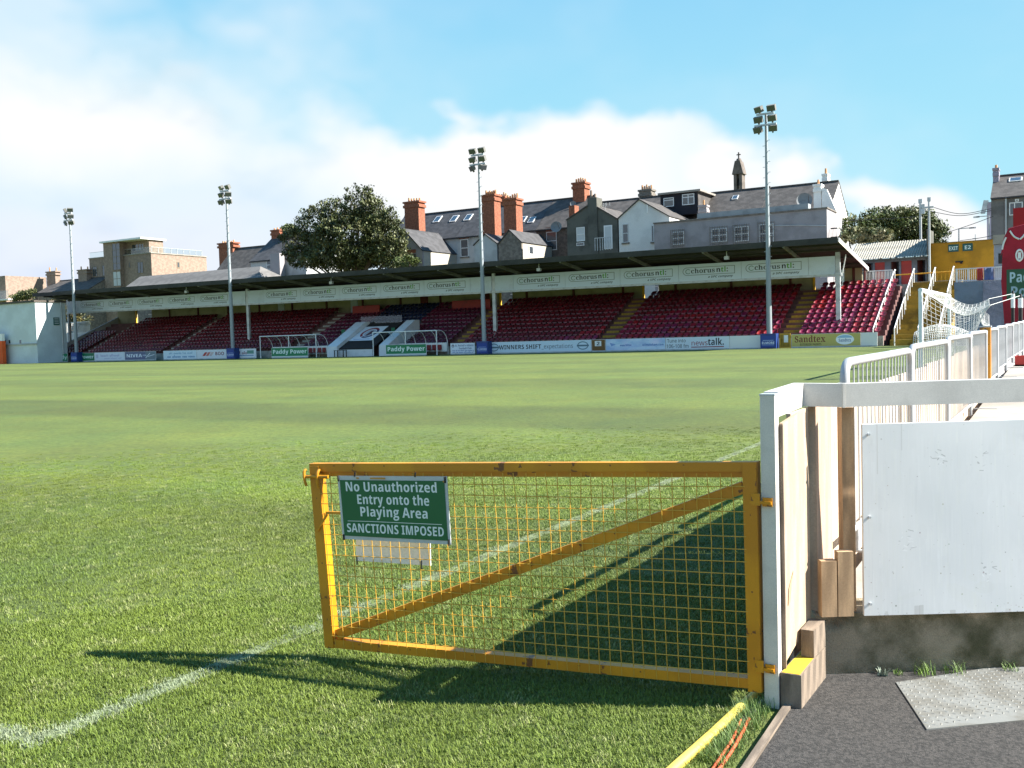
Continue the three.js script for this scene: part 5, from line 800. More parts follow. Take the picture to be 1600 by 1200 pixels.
// --- dark gabled house, white gabled house
{
  let t = thing('gabled_house', 'dark grey rendered house with twin flues and a white door', 'house'), z = ZG + 0.5; const x0 = xAt(886, 360, z), x1 = xAt(965, 355, z), xk = xAt(934, 350, z);
  mesh('wall', prism([V(x0, 0.3, z), V(x1, 0.3, z), V(x1, yAt(965, 343, z), z), V(xk, yAt(934, 324, z), z), V(xAt(921, 322, z), yAt(921, 320, z), z), V(x0, yAt(886, 344, z), z)], 8), M.renderDark, t);
  mesh('roof', merge([slab(V(x1 + 0.15, yAt(965, 343, z) + 0.05, z + 0.1), V(x1 + 0.15, yAt(965, 343, z) + 0.05, z - 8), V(xk, yAt(934, 324, z) + 0.1, z - 8), V(xk, yAt(934, 324, z) + 0.1, z + 0.1), 0.1), slab(V(xAt(921, 322, z), yAt(921, 320, z) + 0.1, z + 0.1), V(xAt(921, 322, z), yAt(921, 320, z) + 0.1, z - 8), V(x0 - 0.1, yAt(886, 344, z) + 0.06, z - 8), V(x0 - 0.1, yAt(886, 344, z) + 0.06, z + 0.1), 0.1)]), M.slateBrown, t);
  const cs = mesh('chimney', box(xAt(919, 320, z), xk, 6, yAt(927, 309, z), z + 0.15, z - 1.2), M.renderDark, t); for (const px of [924, 930]) { const c = atZ(px, 309, z - 0.5); mesh('chimney_pot', tube(V(c.x, c.y, c.z), V(c.x, c.y + (px === 924 ? 0.75 : 0.4), c.z), 0.15, 8, 0.12), M.brickTan, cs); }
  windowIn(t, [901, 355, 914, 377], z, { pane: M.blind }); windowIn(t, [901, 379, 913, 384], z, { bars: [], f: 0.05 }); const dr = rectZ(944, 352, 957, 389, z); const d = mesh('door', box(dr.x0, dr.x1, dr.y0, dr.y1, z, z + 0.05), M.frameWhite, t); mesh('door_panel', box(dr.x0 + 0.12, dr.x1 - 0.12, dr.y0 + 0.1, dr.y1 - 0.12, z + 0.051, z + 0.06), M.blind, d);
  mesh('brick_return', box(xAt(889, 335, z - 2), xAt(898, 335, z - 2), 6, yAt(893, 321, z - 2), z - 2, z - 3), M.brick, t);
  mesh('notice_plate', box(xAt(927, 365, z), xAt(931, 365, z), yAt(929, 367, z), yAt(929, 363, z), z + 0.002, z + 0.03), M.white, t);
  const rl = mesh('fire_escape', merge([0, 1, 2, 3, 4, 5, 6].map((k) => { const x = lerp(xAt(936, 380, z), xAt(960, 380, z), k / 6); return box(x, x + 0.05, yAt(948, 392, z), yAt(948, 373, z), z + 1, z + 1.05); }).concat([box(xAt(936, 380, z), xAt(960, 380, z), yAt(948, 373, z), yAt(948, 372, z), z + 0.99, z + 1.06)])), M.galv, t);
  base(t, x0, 0.3, z);
  const ae = thing('roof_aerial', 'thin television aerial on the dark gabled house', 'aerial'), p = atZ(946, 340, z - 1); mesh('pole', tube(V(p.x, p.y - 1, p.z), V(p.x, p.y + 1.5, p.z), 0.025, 6), M.galv, ae); for (let k = 0; k < 5; k++) mesh('element', box(p.x - 0.9 + k * 0.35, p.x - 0.88 + k * 0.35, p.y + 1.15, p.y + 1.5, p.z - 0.02, p.z + 0.02), M.galv, ae); mesh('boom', bar(V(p.x - 0.95, p.y + 1.45, p.z), V(p.x + 0.6, p.y + 1.2, p.z), 0.03, 0.03), M.galv, ae); base(ae, p.x, p.y, p.z);
  t = thing('gabled_house', 'white rendered gabled house between dark house and grey flat roofed building', 'house'); z = ZG + 0.6; const a = xAt(967, 360, z), b = xAt(1046, 350, z), m = xAt(999, 330, z), yl = yAt(967, 341, z), yr = yAt(1046, 338, z), ym = yAt(999, 312, z);
  mesh('wall', prism([V(a, 0.3, z), V(b, 0.3, z), V(b, yr, z), V(m, ym, z), V(a, yl, z)], 0.3), M.renderWhite, t); mesh('roof', merge([slab(V(b + 0.1, yr + 0.02, z + 0.12), V(b + 0.1, yr + 0.02, z - 9), V(m, ym + 0.1, z - 9), V(m, ym + 0.1, z + 0.12), 0.1), slab(V(m, ym + 0.1, z + 0.12), V(m, ym + 0.1, z - 9), V(a - 0.1, yl + 0.02, z - 9), V(a - 0.1, yl + 0.02, z + 0.12), 0.1)]), M.slateBrown, t); mesh('side_wall', merge([box(a, a + 0.2, 0.3, yl - 0.1, z - 0.301, z - 9), box(b - 0.2, b, 0.3, yr - 0.1, z - 0.301, z - 9)]), M.renderWhite, t);
  windowIn(t, [973, 350, 982, 379], z, { sill: M.stone, frame: M.blind }); windowIn(t, [1018, 352, 1022, 378], z, { bars: [], sill: M.stone, frame: M.blind }); mesh('roof_flue', box(xAt(1011, 330, z), xAt(1013, 330, z), yAt(1012, 333, z), yAt(1012, 320, z), z + 0.005, z + 0.08), M.white, t); base(t, a, 0.3, z);
}
// --- roofs, dormer and white gable behind the grey building
{
  const yE = yAt(1100, 345, ZW), yR = yAt(1180, 297, ZR);
  let t = thing('terrace_house', 'terrace house with a black clad dormer of two windows', 'house'), x0 = xAt(905, 350, ZW), x1 = xAt(1186, 335, ZW); const yR1 = yAt(960, 316, ZR), yE1 = yAt(960, 349, ZW); const xm = xAt(1022, 340, ZW);
  ridgeX(t, x0 + 0.02, xm - 0.02, yE1, yR1, ZW, ZK, M.renderPale, M.slateBrown); ridgeX(t, xm + 0.02, x1 - 0.02, yE, yR, ZW, ZK, M.renderGrey, M.slateBrown);
  chimney(t, 997, 1019, 289, 8, ZR - 0.5, M.stone, 5, 1.2, { ph: 0.6 }); const q = rectZ(1032, 302, 1090, 336, ZW + 0.6), dm = mesh('dormer', box(q.x0, q.x1, q.y0, q.y1, ZW + 0.6, ZR), mottled([0.012, 0.012, 0.02], [0.009, 0.009, 0.014], 2), t); mesh('dormer_roof', box(q.x0 - 0.2, q.x1 + 0.4, q.y1 + 0.002, q.y1 + 0.2, ZW + 0.85, ZR), M.concLight, dm); mesh('dormer_cheek', box(q.x1 + 0.002, q.x1 + 0.06, q.y0 + 0.3, q.y1, ZW + 0.58, ZR), M.slateBrown, dm);
  windowIn(t, [1037, 309, 1053, 323], ZW + 0.61, { bars: [0.72] }); windowIn(t, [1066, 303, 1085, 320], ZW + 0.61, { bars: [0.7], mull: [0.5] }); skylight(t, 1149, 309, ZW, yE, yR, ZR, 0.6, 0.8);
  chimney(t, 1091, 1105, 314, 6, ZW + 1.6, M.renderGrey, 1, 0.8, { ph: 0.5 }); base(t, x0, 0.3, ZW);
  t = thing('white_gable_house', 'slate house ending in a white gable with two white chimneys', 'house'); const a = xAt(1187, 330, ZW), b = xAt(1296, 320, ZW), wg = mottled([0.80, 0.79, 0.77], [0.72, 0.71, 0.69], 4); ridgeX(t, a, b, yE, yR - 0.1, ZW, ZK, wg, M.slateBrown);
  mesh('corrugated_roof', slab(V(xAt(1172, 340, -92), yAt(1170, 346, -92), -92), V(xAt(1262, 335, -92), yAt(1262, 341, -92), -92), V(xAt(1262, 330, -94.5), yAt(1262, 328, -94.5), -94.5), V(xAt(1178, 333, -94.5), yAt(1178, 333, -94.5), -94.5), 0.1), mottled([0.36, 0.33, 0.31], [0.22, 0.2, 0.19], 3, { f: 5 }), t);
  chimney(t, 1270, 1284, 281, 6, ZW + 1, wg, 1, 1, { ph: 0.5 }); chimney(t, 1284, 1294, 264, 6, ZR - 1.2, wg, 1, 1, { ph: 0.6 });
  { const zz = ZW + 1; mesh('gable_buttress', prism([V(xAt(1284, 330, zz), 6, zz), V(xAt(1309, 340, zz), 6, zz), V(xAt(1307, 338, zz), yAt(1307, 330, zz), zz), V(xAt(1292, 310, zz), yAt(1290, 296, zz), zz), V(xAt(1284, 300, zz), yAt(1284, 293, zz), zz)], 0.4), wg, t); }
  base(t, a, 0.3, ZW);
  // church bellcote
  const z = -128, c = thing('church_bellcote', 'dark stone bellcote with a cross rising behind the slate roof', 'bellcote'), r = rectZ(1145, 250, 1160.5, 300, z), xm2 = (r.x0 + r.x1) / 2, w = r.x1 - r.x0, sm2 = mottled([0.14, 0.115, 0.10], [0.085, 0.07, 0.062], 1.5), yb = 8, y1 = yAt(1152, 272, z), y2 = yAt(1152, 251, z), y3 = yAt(1152, 247, z), y4 = yAt(1151, 237, z);
  mesh('pier', box(r.x0 + 0.1, r.x0 + w * 0.36, yb, y1, z, z - 1.4), sm2, c); mesh('pier', box(r.x1 - w * 0.36, r.x1 - 0.1, yb, y1, z, z - 1.4), sm2, c); mesh('gablet', prism([V(r.x0 - 0.1, y1, z + 0.1), V(r.x1 + 0.1, y1, z + 0.1), V(xm2 + 0.35, y2, z + 0.1), V(xm2 - 0.35, y2, z + 0.1)], 1.6), sm2, c); mesh('finial', tube(V(xm2, y2, z - 0.6), V(xm2, y3, z - 0.6), 0.42, 8, 0.3), sm2, c); mesh('cross', merge([box(xm2 - 0.08, xm2 + 0.08, y3, y4, z - 0.65, z - 0.5), box(xm2 - 0.28, xm2 + 0.28, lerp(y3, y4, 0.55), lerp(y3, y4, 0.7), z - 0.651, z - 0.499)]), sm2, c); mesh('bell', tube(V(xm2, y1 - 1.4, z - 0.7), V(xm2, y1 - 0.4, z - 0.7), 0.3, 10, 0.12), M.black, c); base(c, xm2, yb, z);
}
// --- grey rendered flat roofed building with barred windows
{
  const z = -87, t = thing('flat_roofed_building', 'grey rendered flat roofed building with barred windows behind the stand', 'building'), x0 = xAt(1022, 365, z), x1 = xAt(1292, 350, z), yt = yAt(1150, 338.5, z), zb = atX(1318, 350, x1).z;
  mesh('wall', box(x0, x1, 0.3, yt, z, Math.max(zb, -91)), M.renderGrey, t); mesh('coping', box(x0 - 0.06, x1 + 0.08, yt + 0.002, yt + 0.12, z + 0.1, Math.max(zb, -91) - 0.05), M.stone, t);
  for (const w of [[1051, 362, 1069, 382], [1112, 357, 1136, 378], [1148, 354, 1170, 377], [1187, 350, 1209, 380]]) {
    const f = windowIn(t, w, z, { bars: [0.5], mull: [0.5] }), r = rectZ(...w, z), gs = []; for (let k = 0; k <= 7; k++) { const x = lerp(r.x0 - 0.1, r.x1 + 0.1, k / 7); gs.push(box(x - 0.02, x + 0.02, r.y0 - 0.25, r.y1 + 0.2, z + 0.22, z + 0.26)); } for (const k of [0.02, 0.35, 0.68, 0.98]) gs.push(box(r.x0 - 0.12, r.x1 + 0.12, lerp(r.y0 - 0.2, r.y1 + 0.15, k) - 0.02, lerp(r.y0 - 0.2, r.y1 + 0.15, k) + 0.02, z + 0.21, z + 0.27)); mesh('window_bars', merge(gs), M.stone, f);
  }
  mesh('roof_plant', box(xAt(1088, 330, z - 1), xAt(1262, 325, z - 1), yt + 0.1, yt + 0.75, z - 1.2, z - 2.2), mottled([0.26, 0.29, 0.31], [0.2, 0.22, 0.24], 3), t); mesh('wall_cable', curve([atZ(1200, 353, z + 0.05), atZ(1250, 352, z + 0.05), atZ(1290, 353, z + 0.05)], 0.03, 10, 5), M.blind, t);
  mesh('side_bracket', merge([box(x1 + 0.1, x1 + 0.9, yAt(1303, 356, z), yAt(1303, 354, z), z - 1, z - 1.06), box(x1 + 0.1, x1 + 0.9, yAt(1303, 370, z), yAt(1303, 368, z), z - 1, z - 1.06), box(x1 + 0.85, x1 + 0.9, yAt(1303, 370, z), yAt(1303, 354, z), z - 1.061, z - 1.1)]), M.black, t); base(t, x0, 0.3, z);
}

// ================= TREES =================
function crown(lobes, n, leaf, seed, cols, clumpR = 0.5) {
  const r = mulberry(seed), gauss = () => (r() + r() + r() - 1.5) / 0.9, vol = lobes.map((l) => l.r[0] * l.r[1] * l.r[2]), tot = vol.reduce((a, b) => a + b), pos = [], col = [];
  const pick = () => { let k = r() * tot; for (let i = 0; i < lobes.length; i++) if ((k -= vol[i]) < 0) return lobes[i]; return lobes[0]; };
  const per = 34, N = Math.floor(n / per);
  for (let c = 0; c < N; c++) {
    const l = pick(), th = r() * 6.283, cz = r() * 2 - 1, sr = Math.sqrt(1 - cz * cz), rad = 0.5 + 0.5 * Math.pow(r(), 0.55) + (r() > 0.86 ? 0.12 * r() : 0), cx = l.c.x + l.r[0] * rad * sr * Math.cos(th), cy = l.c.y + l.r[1] * rad * cz, cc = l.c.z + l.r[2] * rad * sr * Math.sin(th);
    const tone = 0.7 + 0.6 * r(), mix = r(), R = clumpR * (0.6 + 0.8 * r()), base0 = cols[Math.floor(r() * cols.length)];
    for (let i = 0; i < per; i++) {
      const x = cx + gauss() * R, y = cy + gauss() * R * 0.75, z = cc + gauss() * R, s = leaf * (0.6 + 0.8 * r()), a = r() * 6.283, b = r() * 6.283, u = V(Math.cos(a) * Math.cos(b), Math.sin(b) * 0.8, Math.sin(a) * Math.cos(b)).multiplyScalar(s), v = V(-Math.sin(a) + gauss() * 0.4, gauss() * 0.6, Math.cos(a) + gauss() * 0.4).normalize().multiplyScalar(s * 0.5), p = V(x, y, z);
      for (const q of [p.clone().sub(u), p.clone().add(v), p.clone().add(u), p.clone().sub(u), p.clone().add(u), p.clone().sub(v)]) pos.push(q.x, q.y, q.z);
      const k = tone * (0.85 + 0.3 * r()); for (let w = 0; w < 6; w++) col.push(base0[0] * k, base0[1] * k, base0[2] * k);
    }
  }
  const g = new THREE.BufferGeometry(); g.setAttribute('position', new THREE.Float32BufferAttribute(pos, 3)); g.setAttribute('color', new THREE.Float32BufferAttribute(col, 3)); g.computeVertexNormals(); return g;
}
const leafMat = new THREE.MeshStandardMaterial({ vertexColors: true, roughness: 0.6, side: THREE.DoubleSide }), bark = mottled([0.11, 0.085, 0.06], [0.07, 0.055, 0.04], 1, { bump: 0.02 });
function tree(label, z, lobesPx, n, leaf, seed, cols, trunkPx, o = {}) {
  const t = thing(o.name || 'tree', label, o.cat || 'tree'), lobes = lobesPx.map(([px, py, rx, ry, dz = 0]) => { const c = atZ(px, py, z + dz), s = -(z + dz) / 0.86 / CAM.f * 1.02; return { c, r: [rx * s, ry * s, rx * s * 0.9] }; });
  const b = atZ(trunkPx, 430, z), y0 = 0.3, top = lobes[0].c, gs = [tube(V(b.x, y0, z), V(lerp(b.x, top.x, 0.6), lerp(y0, top.y, 0.75), z), 0.35 * (o.tr ?? 1), 10, 0.2 * (o.tr ?? 1))]; for (const l of lobes) gs.push(tube(V(lerp(b.x, top.x, 0.4), lerp(y0, top.y, 0.5), z), l.c, 0.15 * (o.tr ?? 1), 6, 0.05));
  mesh('trunk', gs, bark, t); const m = mesh('crown', crown(lobes, n, leaf, seed, cols, o.clump ?? 0.5), leafMat, t); base(t, b.x, y0, z); return t;
}
const G1 = [[0.078, 0.092, 0.026], [0.095, 0.108, 0.035], [0.125, 0.13, 0.052], [0.062, 0.078, 0.026]], G2 = [[0.075, 0.10, 0.02], [0.10, 0.13, 0.03], [0.06, 0.085, 0.02]], G3 = [[0.24, 0.23, 0.12], [0.3, 0.28, 0.16], [0.14, 0.16, 0.07]];
tree('big dense dark green tree rising behind the stand roof', -86, [[552, 372, 70, 46], [562, 322, 34, 34], [500, 356, 42, 40], [600, 372, 36, 44], [464, 378, 32, 26], [520, 332, 26, 28], [580, 338, 30, 34], [540, 400, 80, 24], [610, 400, 26, 22], [478, 400, 40, 22], [566, 300, 12, 14], [604, 345, 18, 20], [628, 385, 12, 16], [532, 312, 9, 13], [592, 318, 10, 15], [613, 336, 9, 13], [576, 294, 6, 10], [548, 304, 9, 12], [508, 330, 10, 13], [450, 366, 12, 10], [636, 398, 10, 12], [446, 390, 12, 12]], 52000, 0.17, 21, G1, 548, { clump: 0.42 });
tree('small light green shrub top showing between the tree and the first brick stack', -83, [[640, 409, 16, 8], [625, 408, 10, 7]], 1400, 0.13, 22, G2, 636, { name: 'shrub', cat: 'shrub', tr: 0.4, clump: 0.25 });
tree('small green tree top beside the pale house chimney', -98, [[452, 360, 14, 10], [445, 372, 9, 8]], 1800, 0.15, 23, G2, 450, { tr: 0.5, clump: 0.3 });
tree('round dark green tree behind the corrugated toilet roof', -104, [[1400, 362, 46, 26], [1378, 350, 26, 20], [1425, 356, 32, 24], [1452, 364, 24, 16], [1398, 340, 22, 14], [1340, 352, 20, 14], [1352, 362, 22, 14], [1468, 372, 10, 8]], 24000, 0.17, 24, [...G1, ...G2], 1402, { clump: 0.45 });
tree('pale dusty shrub between grey building and the corrugated toilet roof', -92, [[1342, 368, 22, 10], [1366, 368, 18, 9], [1325, 372, 12, 9], [1382, 366, 10, 7]], 3600, 0.15, 25, G3, 1348, { name: 'shrub', cat: 'shrub', tr: 0.4, clump: 0.25 });
tree('dark bush behind the white flat roofed building, next to the balcony', -88, [[38, 462, 20, 9], [52, 458, 12, 8], [24, 466, 12, 6]], 3000, 0.16, 26, G1, 40, { name: 'bush', cat: 'bush', tr: 0.4, clump: 0.35 });
tree('olive bush filling the gap under the far end of the stand fascia', -84, [[112, 490, 22, 16], [130, 498, 16, 12], [90, 470, 12, 8], [98, 466, 10, 7]], 3600, 0.16, 27, [[0.1, 0.085, 0.025], [0.13, 0.11, 0.035], [0.05, 0.06, 0.02]], 112, { name: 'bush', cat: 'bush', tr: 0.4, clump: 0.35 });

// ================= CORNER BEYOND THE GOAL =================
{
  // yellow steps with four white handrails
  const z0 = -67.6, n = 13, d = 0.72, x0 = -10.3, xR = xAt(1492, 470, -72), yTop = 4.75, rise = (yTop - 0.35) / n, t = thing('terrace_steps', 'broad flight of worn yellow steps beside the end block of seats', 'steps');
  for (let i = 0; i < n; i++) mesh('step', box(x0, xR, 0.1, 0.35 + rise * (i + 1), z0 - i * d + (i ? 0 : 0), i === n - 1 ? z0 - n * d - 6 : z0 - (i + 1) * d), M.yellowStep, t);
  mesh('landing_edge', box(x0, xR, yTop + 0.002, yTop + 0.1, z0 - n * d - 0.4, z0 - n * d - 0.9), M.concLight, t); base(t, x0, 0.1, z0);
  const sy = (z) => 0.35 + rise * Math.min(n, Math.max(0, (z0 - z) / d + 0.5));
  [[1398, 'beside the red seats'], [1428, 'second from the red seats'], [1461, 'third from the red seats'], [1490, 'farthest from the red seats']].forEach(([px, where]) => {
    const zt = z0 - n * d + 0.2, x = xAt(px, 430, zt), h = thing('handrail', 'white tubular handrail on the yellow steps, ' + where, 'handrail'), zm = (z0 + zt) / 2, r = 0.04;
    for (const [a, b, o] of [[z0 + 0.3, zm + 0.3, 0], [zm - 0.2, zt, 0]]) {
      mesh('rail', merge([tube(V(x, sy(a) + 1.05, a), V(x, sy(b) + 1.05, b), r, 8), tube(V(x, sy(b) + 1.05, b), V(x, sy(b) + 1.05, b - 0.35), r, 8)]), M.white, h);
      for (let k = 0; k <= 4; k++) { const z = lerp(a, b, k / 4); mesh('post', tube(V(x, sy(z) - 0.2, z), V(x, sy(z) + 1.05, z), r * 0.9, 8), M.white, h); }
    }
    base(h, x, 0.3, z0);
  });
  // upper landing, railing, toilet block, yellow wall
  const zl = z0 - n * d - 0.2;
  const up = ground('upper_landing', box(-24, 3, 0.3, yTop - 0.02, zl - 0.72, -96), M.conc);
  const rail = thing('landing_railing', 'white railing along the landing in front of the red toilet doors', 'railing'), ra = xAt(1333, 435, zl), rb = xAt(1394, 435, zl), ry = yAt(1360, 446, zl); mesh('rail', merge([box(ra, rb, ry + 1.05, ry + 1.12, zl, zl - 0.06), box(ra, rb, ry + 0.05, ry + 0.11, zl, zl - 0.06)]), M.white, rail); for (let k = 0; k <= 26; k++) { const x = lerp(ra, rb - 0.05, k / 26), w = k % 13 ? 0.025 : 0.08; mesh('baluster', box(x, x + w, ry + 0.111, ry + 1.049, zl - 0.01, zl - 0.05), M.white, rail); } mesh('kerb', box(ra, rb, 4.2, ry, zl + 0.02, zl - 0.2), M.concLight, rail); base(rail, ra, ry, zl);
  const yb = thing('yellow_bar', 'yellow horizontal bar joining the tops of the handrails', 'railing'); mesh('bar', tube(atZ(1398, 430, zl - 0.6), atZ(1492, 424, zl - 0.6), 0.045, 8), M.yellowWall, yb);
  for (let k = 0; k < 5; k++) { const p = atZ(lerp(1464, 1490, k / 4), 432, zl - 0.62); mesh('upright', box(p.x - 0.02, p.x + 0.02, yTop, p.y + 0.45, zl - 0.64, zl - 0.66), M.yellowWall, yb); }
  const zt = -83, tb = thing('toilet_block', 'low grey toilet block with red doors and a corrugated roof', 'building'), q = rectZ(1328, 402, 1449, 444, zt), bw = mottled([0.16, 0.17, 0.20], [0.11, 0.12, 0.145], 2.5, { f: 7 });
  const doors = [[1330, 1342, 1], [1352, 1363.5, 0], [1367, 1382.5, 1], [1392, 1404.5, 0], [1408, 1424.5, 1], [1433, 1446, 0]], ytop = yAt(1390, 404, zt), ylow = yTop - 0.1, yd = yAt(1390, 409, zt); let px = q.x0;
  for (const [a, b, red] of doors) {
    const xa = xAt(a, 422, zt), xb = xAt(b, 422, zt); if (xa - px > 0.02) mesh('wall', box(px, xa, ylow, ytop, zt, zt - 0.3), bw, tb); px = xb;
    mesh('lintel', box(xa, xb, yd, ytop, zt - 0.002, zt - 0.3), bw, tb); if (red) { const d2 = mesh('door', box(xa, xb, ylow, yd - 0.004, zt - 0.08, zt - 0.14), M.redPaint, tb); } else mesh('door', hexa([V(xa, ylow, zt - 0.3), V(xa + 0.06, ylow, zt - 0.3), V(xa + 0.3, ylow, zt - 0.95), V(xa + 0.24, ylow, zt - 0.95)], [V(xa, yd, zt - 0.3), V(xa + 0.06, yd, zt - 0.3), V(xa + 0.3, yd, zt - 0.95), V(xa + 0.24, yd, zt - 0.95)]), M.redBrown, tb);
  }
  mesh('wall', box(px, q.x1, ylow, ytop, zt, zt - 0.3), bw, tb); mesh('back_wall', merge([box(q.x0, q.x1, ylow, ytop, zt - 3.2, zt - 3.4), box(q.x0, q.x0 + 0.2, ylow, ytop, zt - 0.301, zt - 3.199), box(q.x1 - 0.2, q.x1, ylow, ytop, zt - 0.301, zt - 3.199)]), bw, tb);
  { // corrugated sheet roof
    const A0 = xAt(1325, 402, zt + 0.3), A1 = q.x1 + 0.1, yf = ytop + 0.02, yk = yAt(1390, 378, zt - 3.3), k = 32, pos = [], uv = []; for (let i = 0; i < k * 2; i++) { const x = lerp(A0, A1, i / (k * 2)), x2 = lerp(A0, A1, (i + 1) / (k * 2)), h = i % 2 ? 0.06 : 0, h2 = i % 2 ? 0 : 0.06; quadTo(pos, uv, V(x, yf + h, zt + 0.35), V(x2, yf + h2, zt + 0.35), V(x2, yk + h2, zt - 3.4), V(x, yk + h, zt - 3.4)); quadTo(pos, uv, V(x2, yf + h2 - 0.015, zt + 0.35), V(x, yf + h - 0.015, zt + 0.35), V(x, yk + h - 0.015, zt - 3.4), V(x2, yk + h2 - 0.015, zt - 3.4)); }
    mesh('corrugated_roof', fromTris(pos, uv), mottled([0.30, 0.28, 0.235], [0.21, 0.19, 0.165], 3), tb); mesh('barge_board', merge([box(A0, A1, yf - 0.14, yf - 0.02, zt + 0.3, zt + 0.34), prism([V(q.x1 + 0.1, ylow, zt + 0.3), V(q.x1 + 0.1, ylow, zt - 3.4), V(q.x1 + 0.1, yk + 0.6, zt - 3.4), V(q.x1 + 0.1, yk + 0.5, zt + 0.3)], 0.1)]), M.renderDark, tb);
  }
  base(tb, q.x0, ylow, zt);
  const zy = -84.5, yw = thing('yellow_wall', 'tall yellow painted wall behind the yellow steps', 'wall'), w = rectZ(1454, 378, 1553, 443, zy); mesh('wall', box(w.x0, w.x1, ylow, w.y1, zy, zy - 0.3), M.yellowWall, yw); mesh('coping', box(w.x0 - 0.05, w.x1, w.y1 + 0.002, w.y1 + 0.06, zy + 0.04, zy - 0.34), M.yellowStep, yw); mesh('bracket', merge([box(xAt(1493, 409, zy), xAt(1505, 409, zy), yAt(1499, 410, zy), yAt(1499, 408, zy), zy + 0.004, zy + 0.2), box(xAt(1500, 409, zy), xAt(1504, 409, zy), yAt(1502, 412, zy), yAt(1502, 410, zy), zy + 0.004, zy + 0.15)]), M.black, yw); base(yw, w.x0, ylow, zy);
  for (const [a, b, c, d2, s, lab] of [[1481.5, 382, 1498, 393.5, 'EXIT', 'green sign reading EXIT on the yellow wall'], [1504, 380.5, 1520, 392, 'E2', 'green sign reading E2 on the yellow wall']]) { const r = rectZ(a, b, c, d2, zy), s2 = thing('exit_sign', lab, 'sign'); mesh('panel', box(r.x0, r.x1, r.y0, r.y1, zy + 0.005, zy + 0.04), flat(0.03, 0.10, 0.09), s2); mesh('lettering', printed(V(r.x0, r.y0, zy + 0.044), V(r.x1, r.y0, zy + 0.044), V(r.x1, r.y1, zy + 0.044), V(r.x0, r.y1, zy + 0.044)), canvasMat(128, 88, (x) => { x.fillStyle = '#1b544f'; x.fillRect(0, 0, 128, 88); txt(x, s, s === 'EXIT' ? 8 : 22, 68, 62, s === 'EXIT' ? 112 : 84, '#dfeee9'); }), s2); base(s2, r.x0, r.y0, zy); }
  // covered block and banner
  const zc = -65, cb = thing('tarp_covered_stand', 'blue grey sheeting over the corner terracing behind the goal', 'cover'), c0 = xAt(1490, 480, zc), cm = xAt(1536, 480, zc), c1 = xAt(1580, 480, zc - 1), ct = yAt(1510, 440, zc);
  mesh('sheet', hexa([V(c0 + 0.1, 0.1, zc), V(cm, 0.1, zc + 0.6), V(cm, 0.1, zc - 2), V(c0 + 0.1, 0.1, zc - 2)], [V(c0, ct, zc - 0.4), V(cm, ct, zc), V(cm, ct, zc - 2), V(c0, ct, zc - 2)]), M.tarp, cb); mesh('sheet', hexa([V(cm + 0.01, 0.1, zc + 0.6), V(c1 + 2, 0.1, zc - 0.4), V(c1 + 2, 0.1, zc - 2.2), V(cm + 0.01, 0.1, zc - 2.2)], [V(cm + 0.01, ct, zc), V(c1 + 2, ct, zc - 1.2), V(c1 + 2, ct, zc - 2.2), V(cm + 0.01, ct, zc - 2.2)]), mottled([0.10, 0.135, 0.22], [0.075, 0.10, 0.17], 3, { rough: 0.6, bump: 0.03, f: 4 }), cb); base(cb, c0, 0.1, zc);  // one sheeting, with the face past the corner coloured darker as shaded
  const zr = zc - 0.8, fr = thing('terrace_railing', 'white railing on top of the blue grey sheeting', 'railing'), f0 = xAt(1493, 430, zr), f1 = xAt(1568, 430, zr), fy = ct, fh = yAt(1510, 419, zr) - ct; mesh('rail', merge([box(f0, f1, fy + fh - 0.07, fy + fh, zr, zr - 0.06), box(f0, f1, fy + 0.06, fy + 0.12, zr, zr - 0.06)]), M.white, fr); for (let k = 0; k <= 24; k++) { const x = lerp(f0, f1 - 0.05, k / 24), w2 = k % 6 ? 0.03 : 0.09; mesh('baluster', box(x, x + w2, fy + 0.002, fy + fh - 0.071, zr - 0.01, zr - 0.05), M.white, fr); } base(fr, f0, fy, zr);
  for (const [a, b, mat, lab] of [[1527, 1536, M.redPaint, 'red cloth hanging on the terrace railing'], [1538, 1553, mottled([0.12, 0.17, 0.33], [0.08, 0.12, 0.26], 1), 'blue cloth hanging on the terrace railing']]) { const xa = xAt(a, 430, zr), xb = xAt(b, 430, zr), g = new THREE.BoxGeometry(xb - xa, fh * 0.85, 0.05, 12, 8, 1), p = g.attributes.position; for (let i = 0; i < p.count; i++) p.setZ(i, p.getZ(i) + 0.05 * Math.sin(p.getX(i) * 18) + 0.02 * Math.sin(p.getY(i) * 9)); g.computeVertexNormals(); g.translate((xa + xb) / 2, fy + fh * 0.5, zr + 0.14); single('hanging_cloth', plain(g), mat, lab, 'cloth'); }
  const zb = -59, ban = thing('shirt_banner', 'giant red football shirt banner behind the goal', 'banner'), bx = (px, py) => { const p = atZ(px, py, zb); return p; }, shirt = new THREE.Shape(), S0 = bx(1565, 505), k = (px, py) => { const p = bx(px, py); return [p.x, p.y]; };
  const out = [[1571, 508], [1566, 440], [1567, 392], [1564, 398], [1570, 372], [1577, 358], [1600, 352], [1648, 350], [1670, 360], [1682, 400], [1675, 392], [1676, 440], [1674, 505]]; out.forEach(([a, b], i) => i ? shirt.lineTo(...k(a, b)) : shirt.moveTo(...k(a, b)));
  const sg = new THREE.ExtrudeGeometry(shirt, { depth: 0.12, bevelEnabled: true, bevelSize: 0.05, bevelThickness: 0.04, bevelSegments: 2 }); sg.translate(0, 0, zb - 0.1); mesh('shirt', plain(sg), mottled([0.36, 0.012, 0.03], [0.29, 0.01, 0.026], 2.5, { f: 5, bump: 0.02 }), ban);
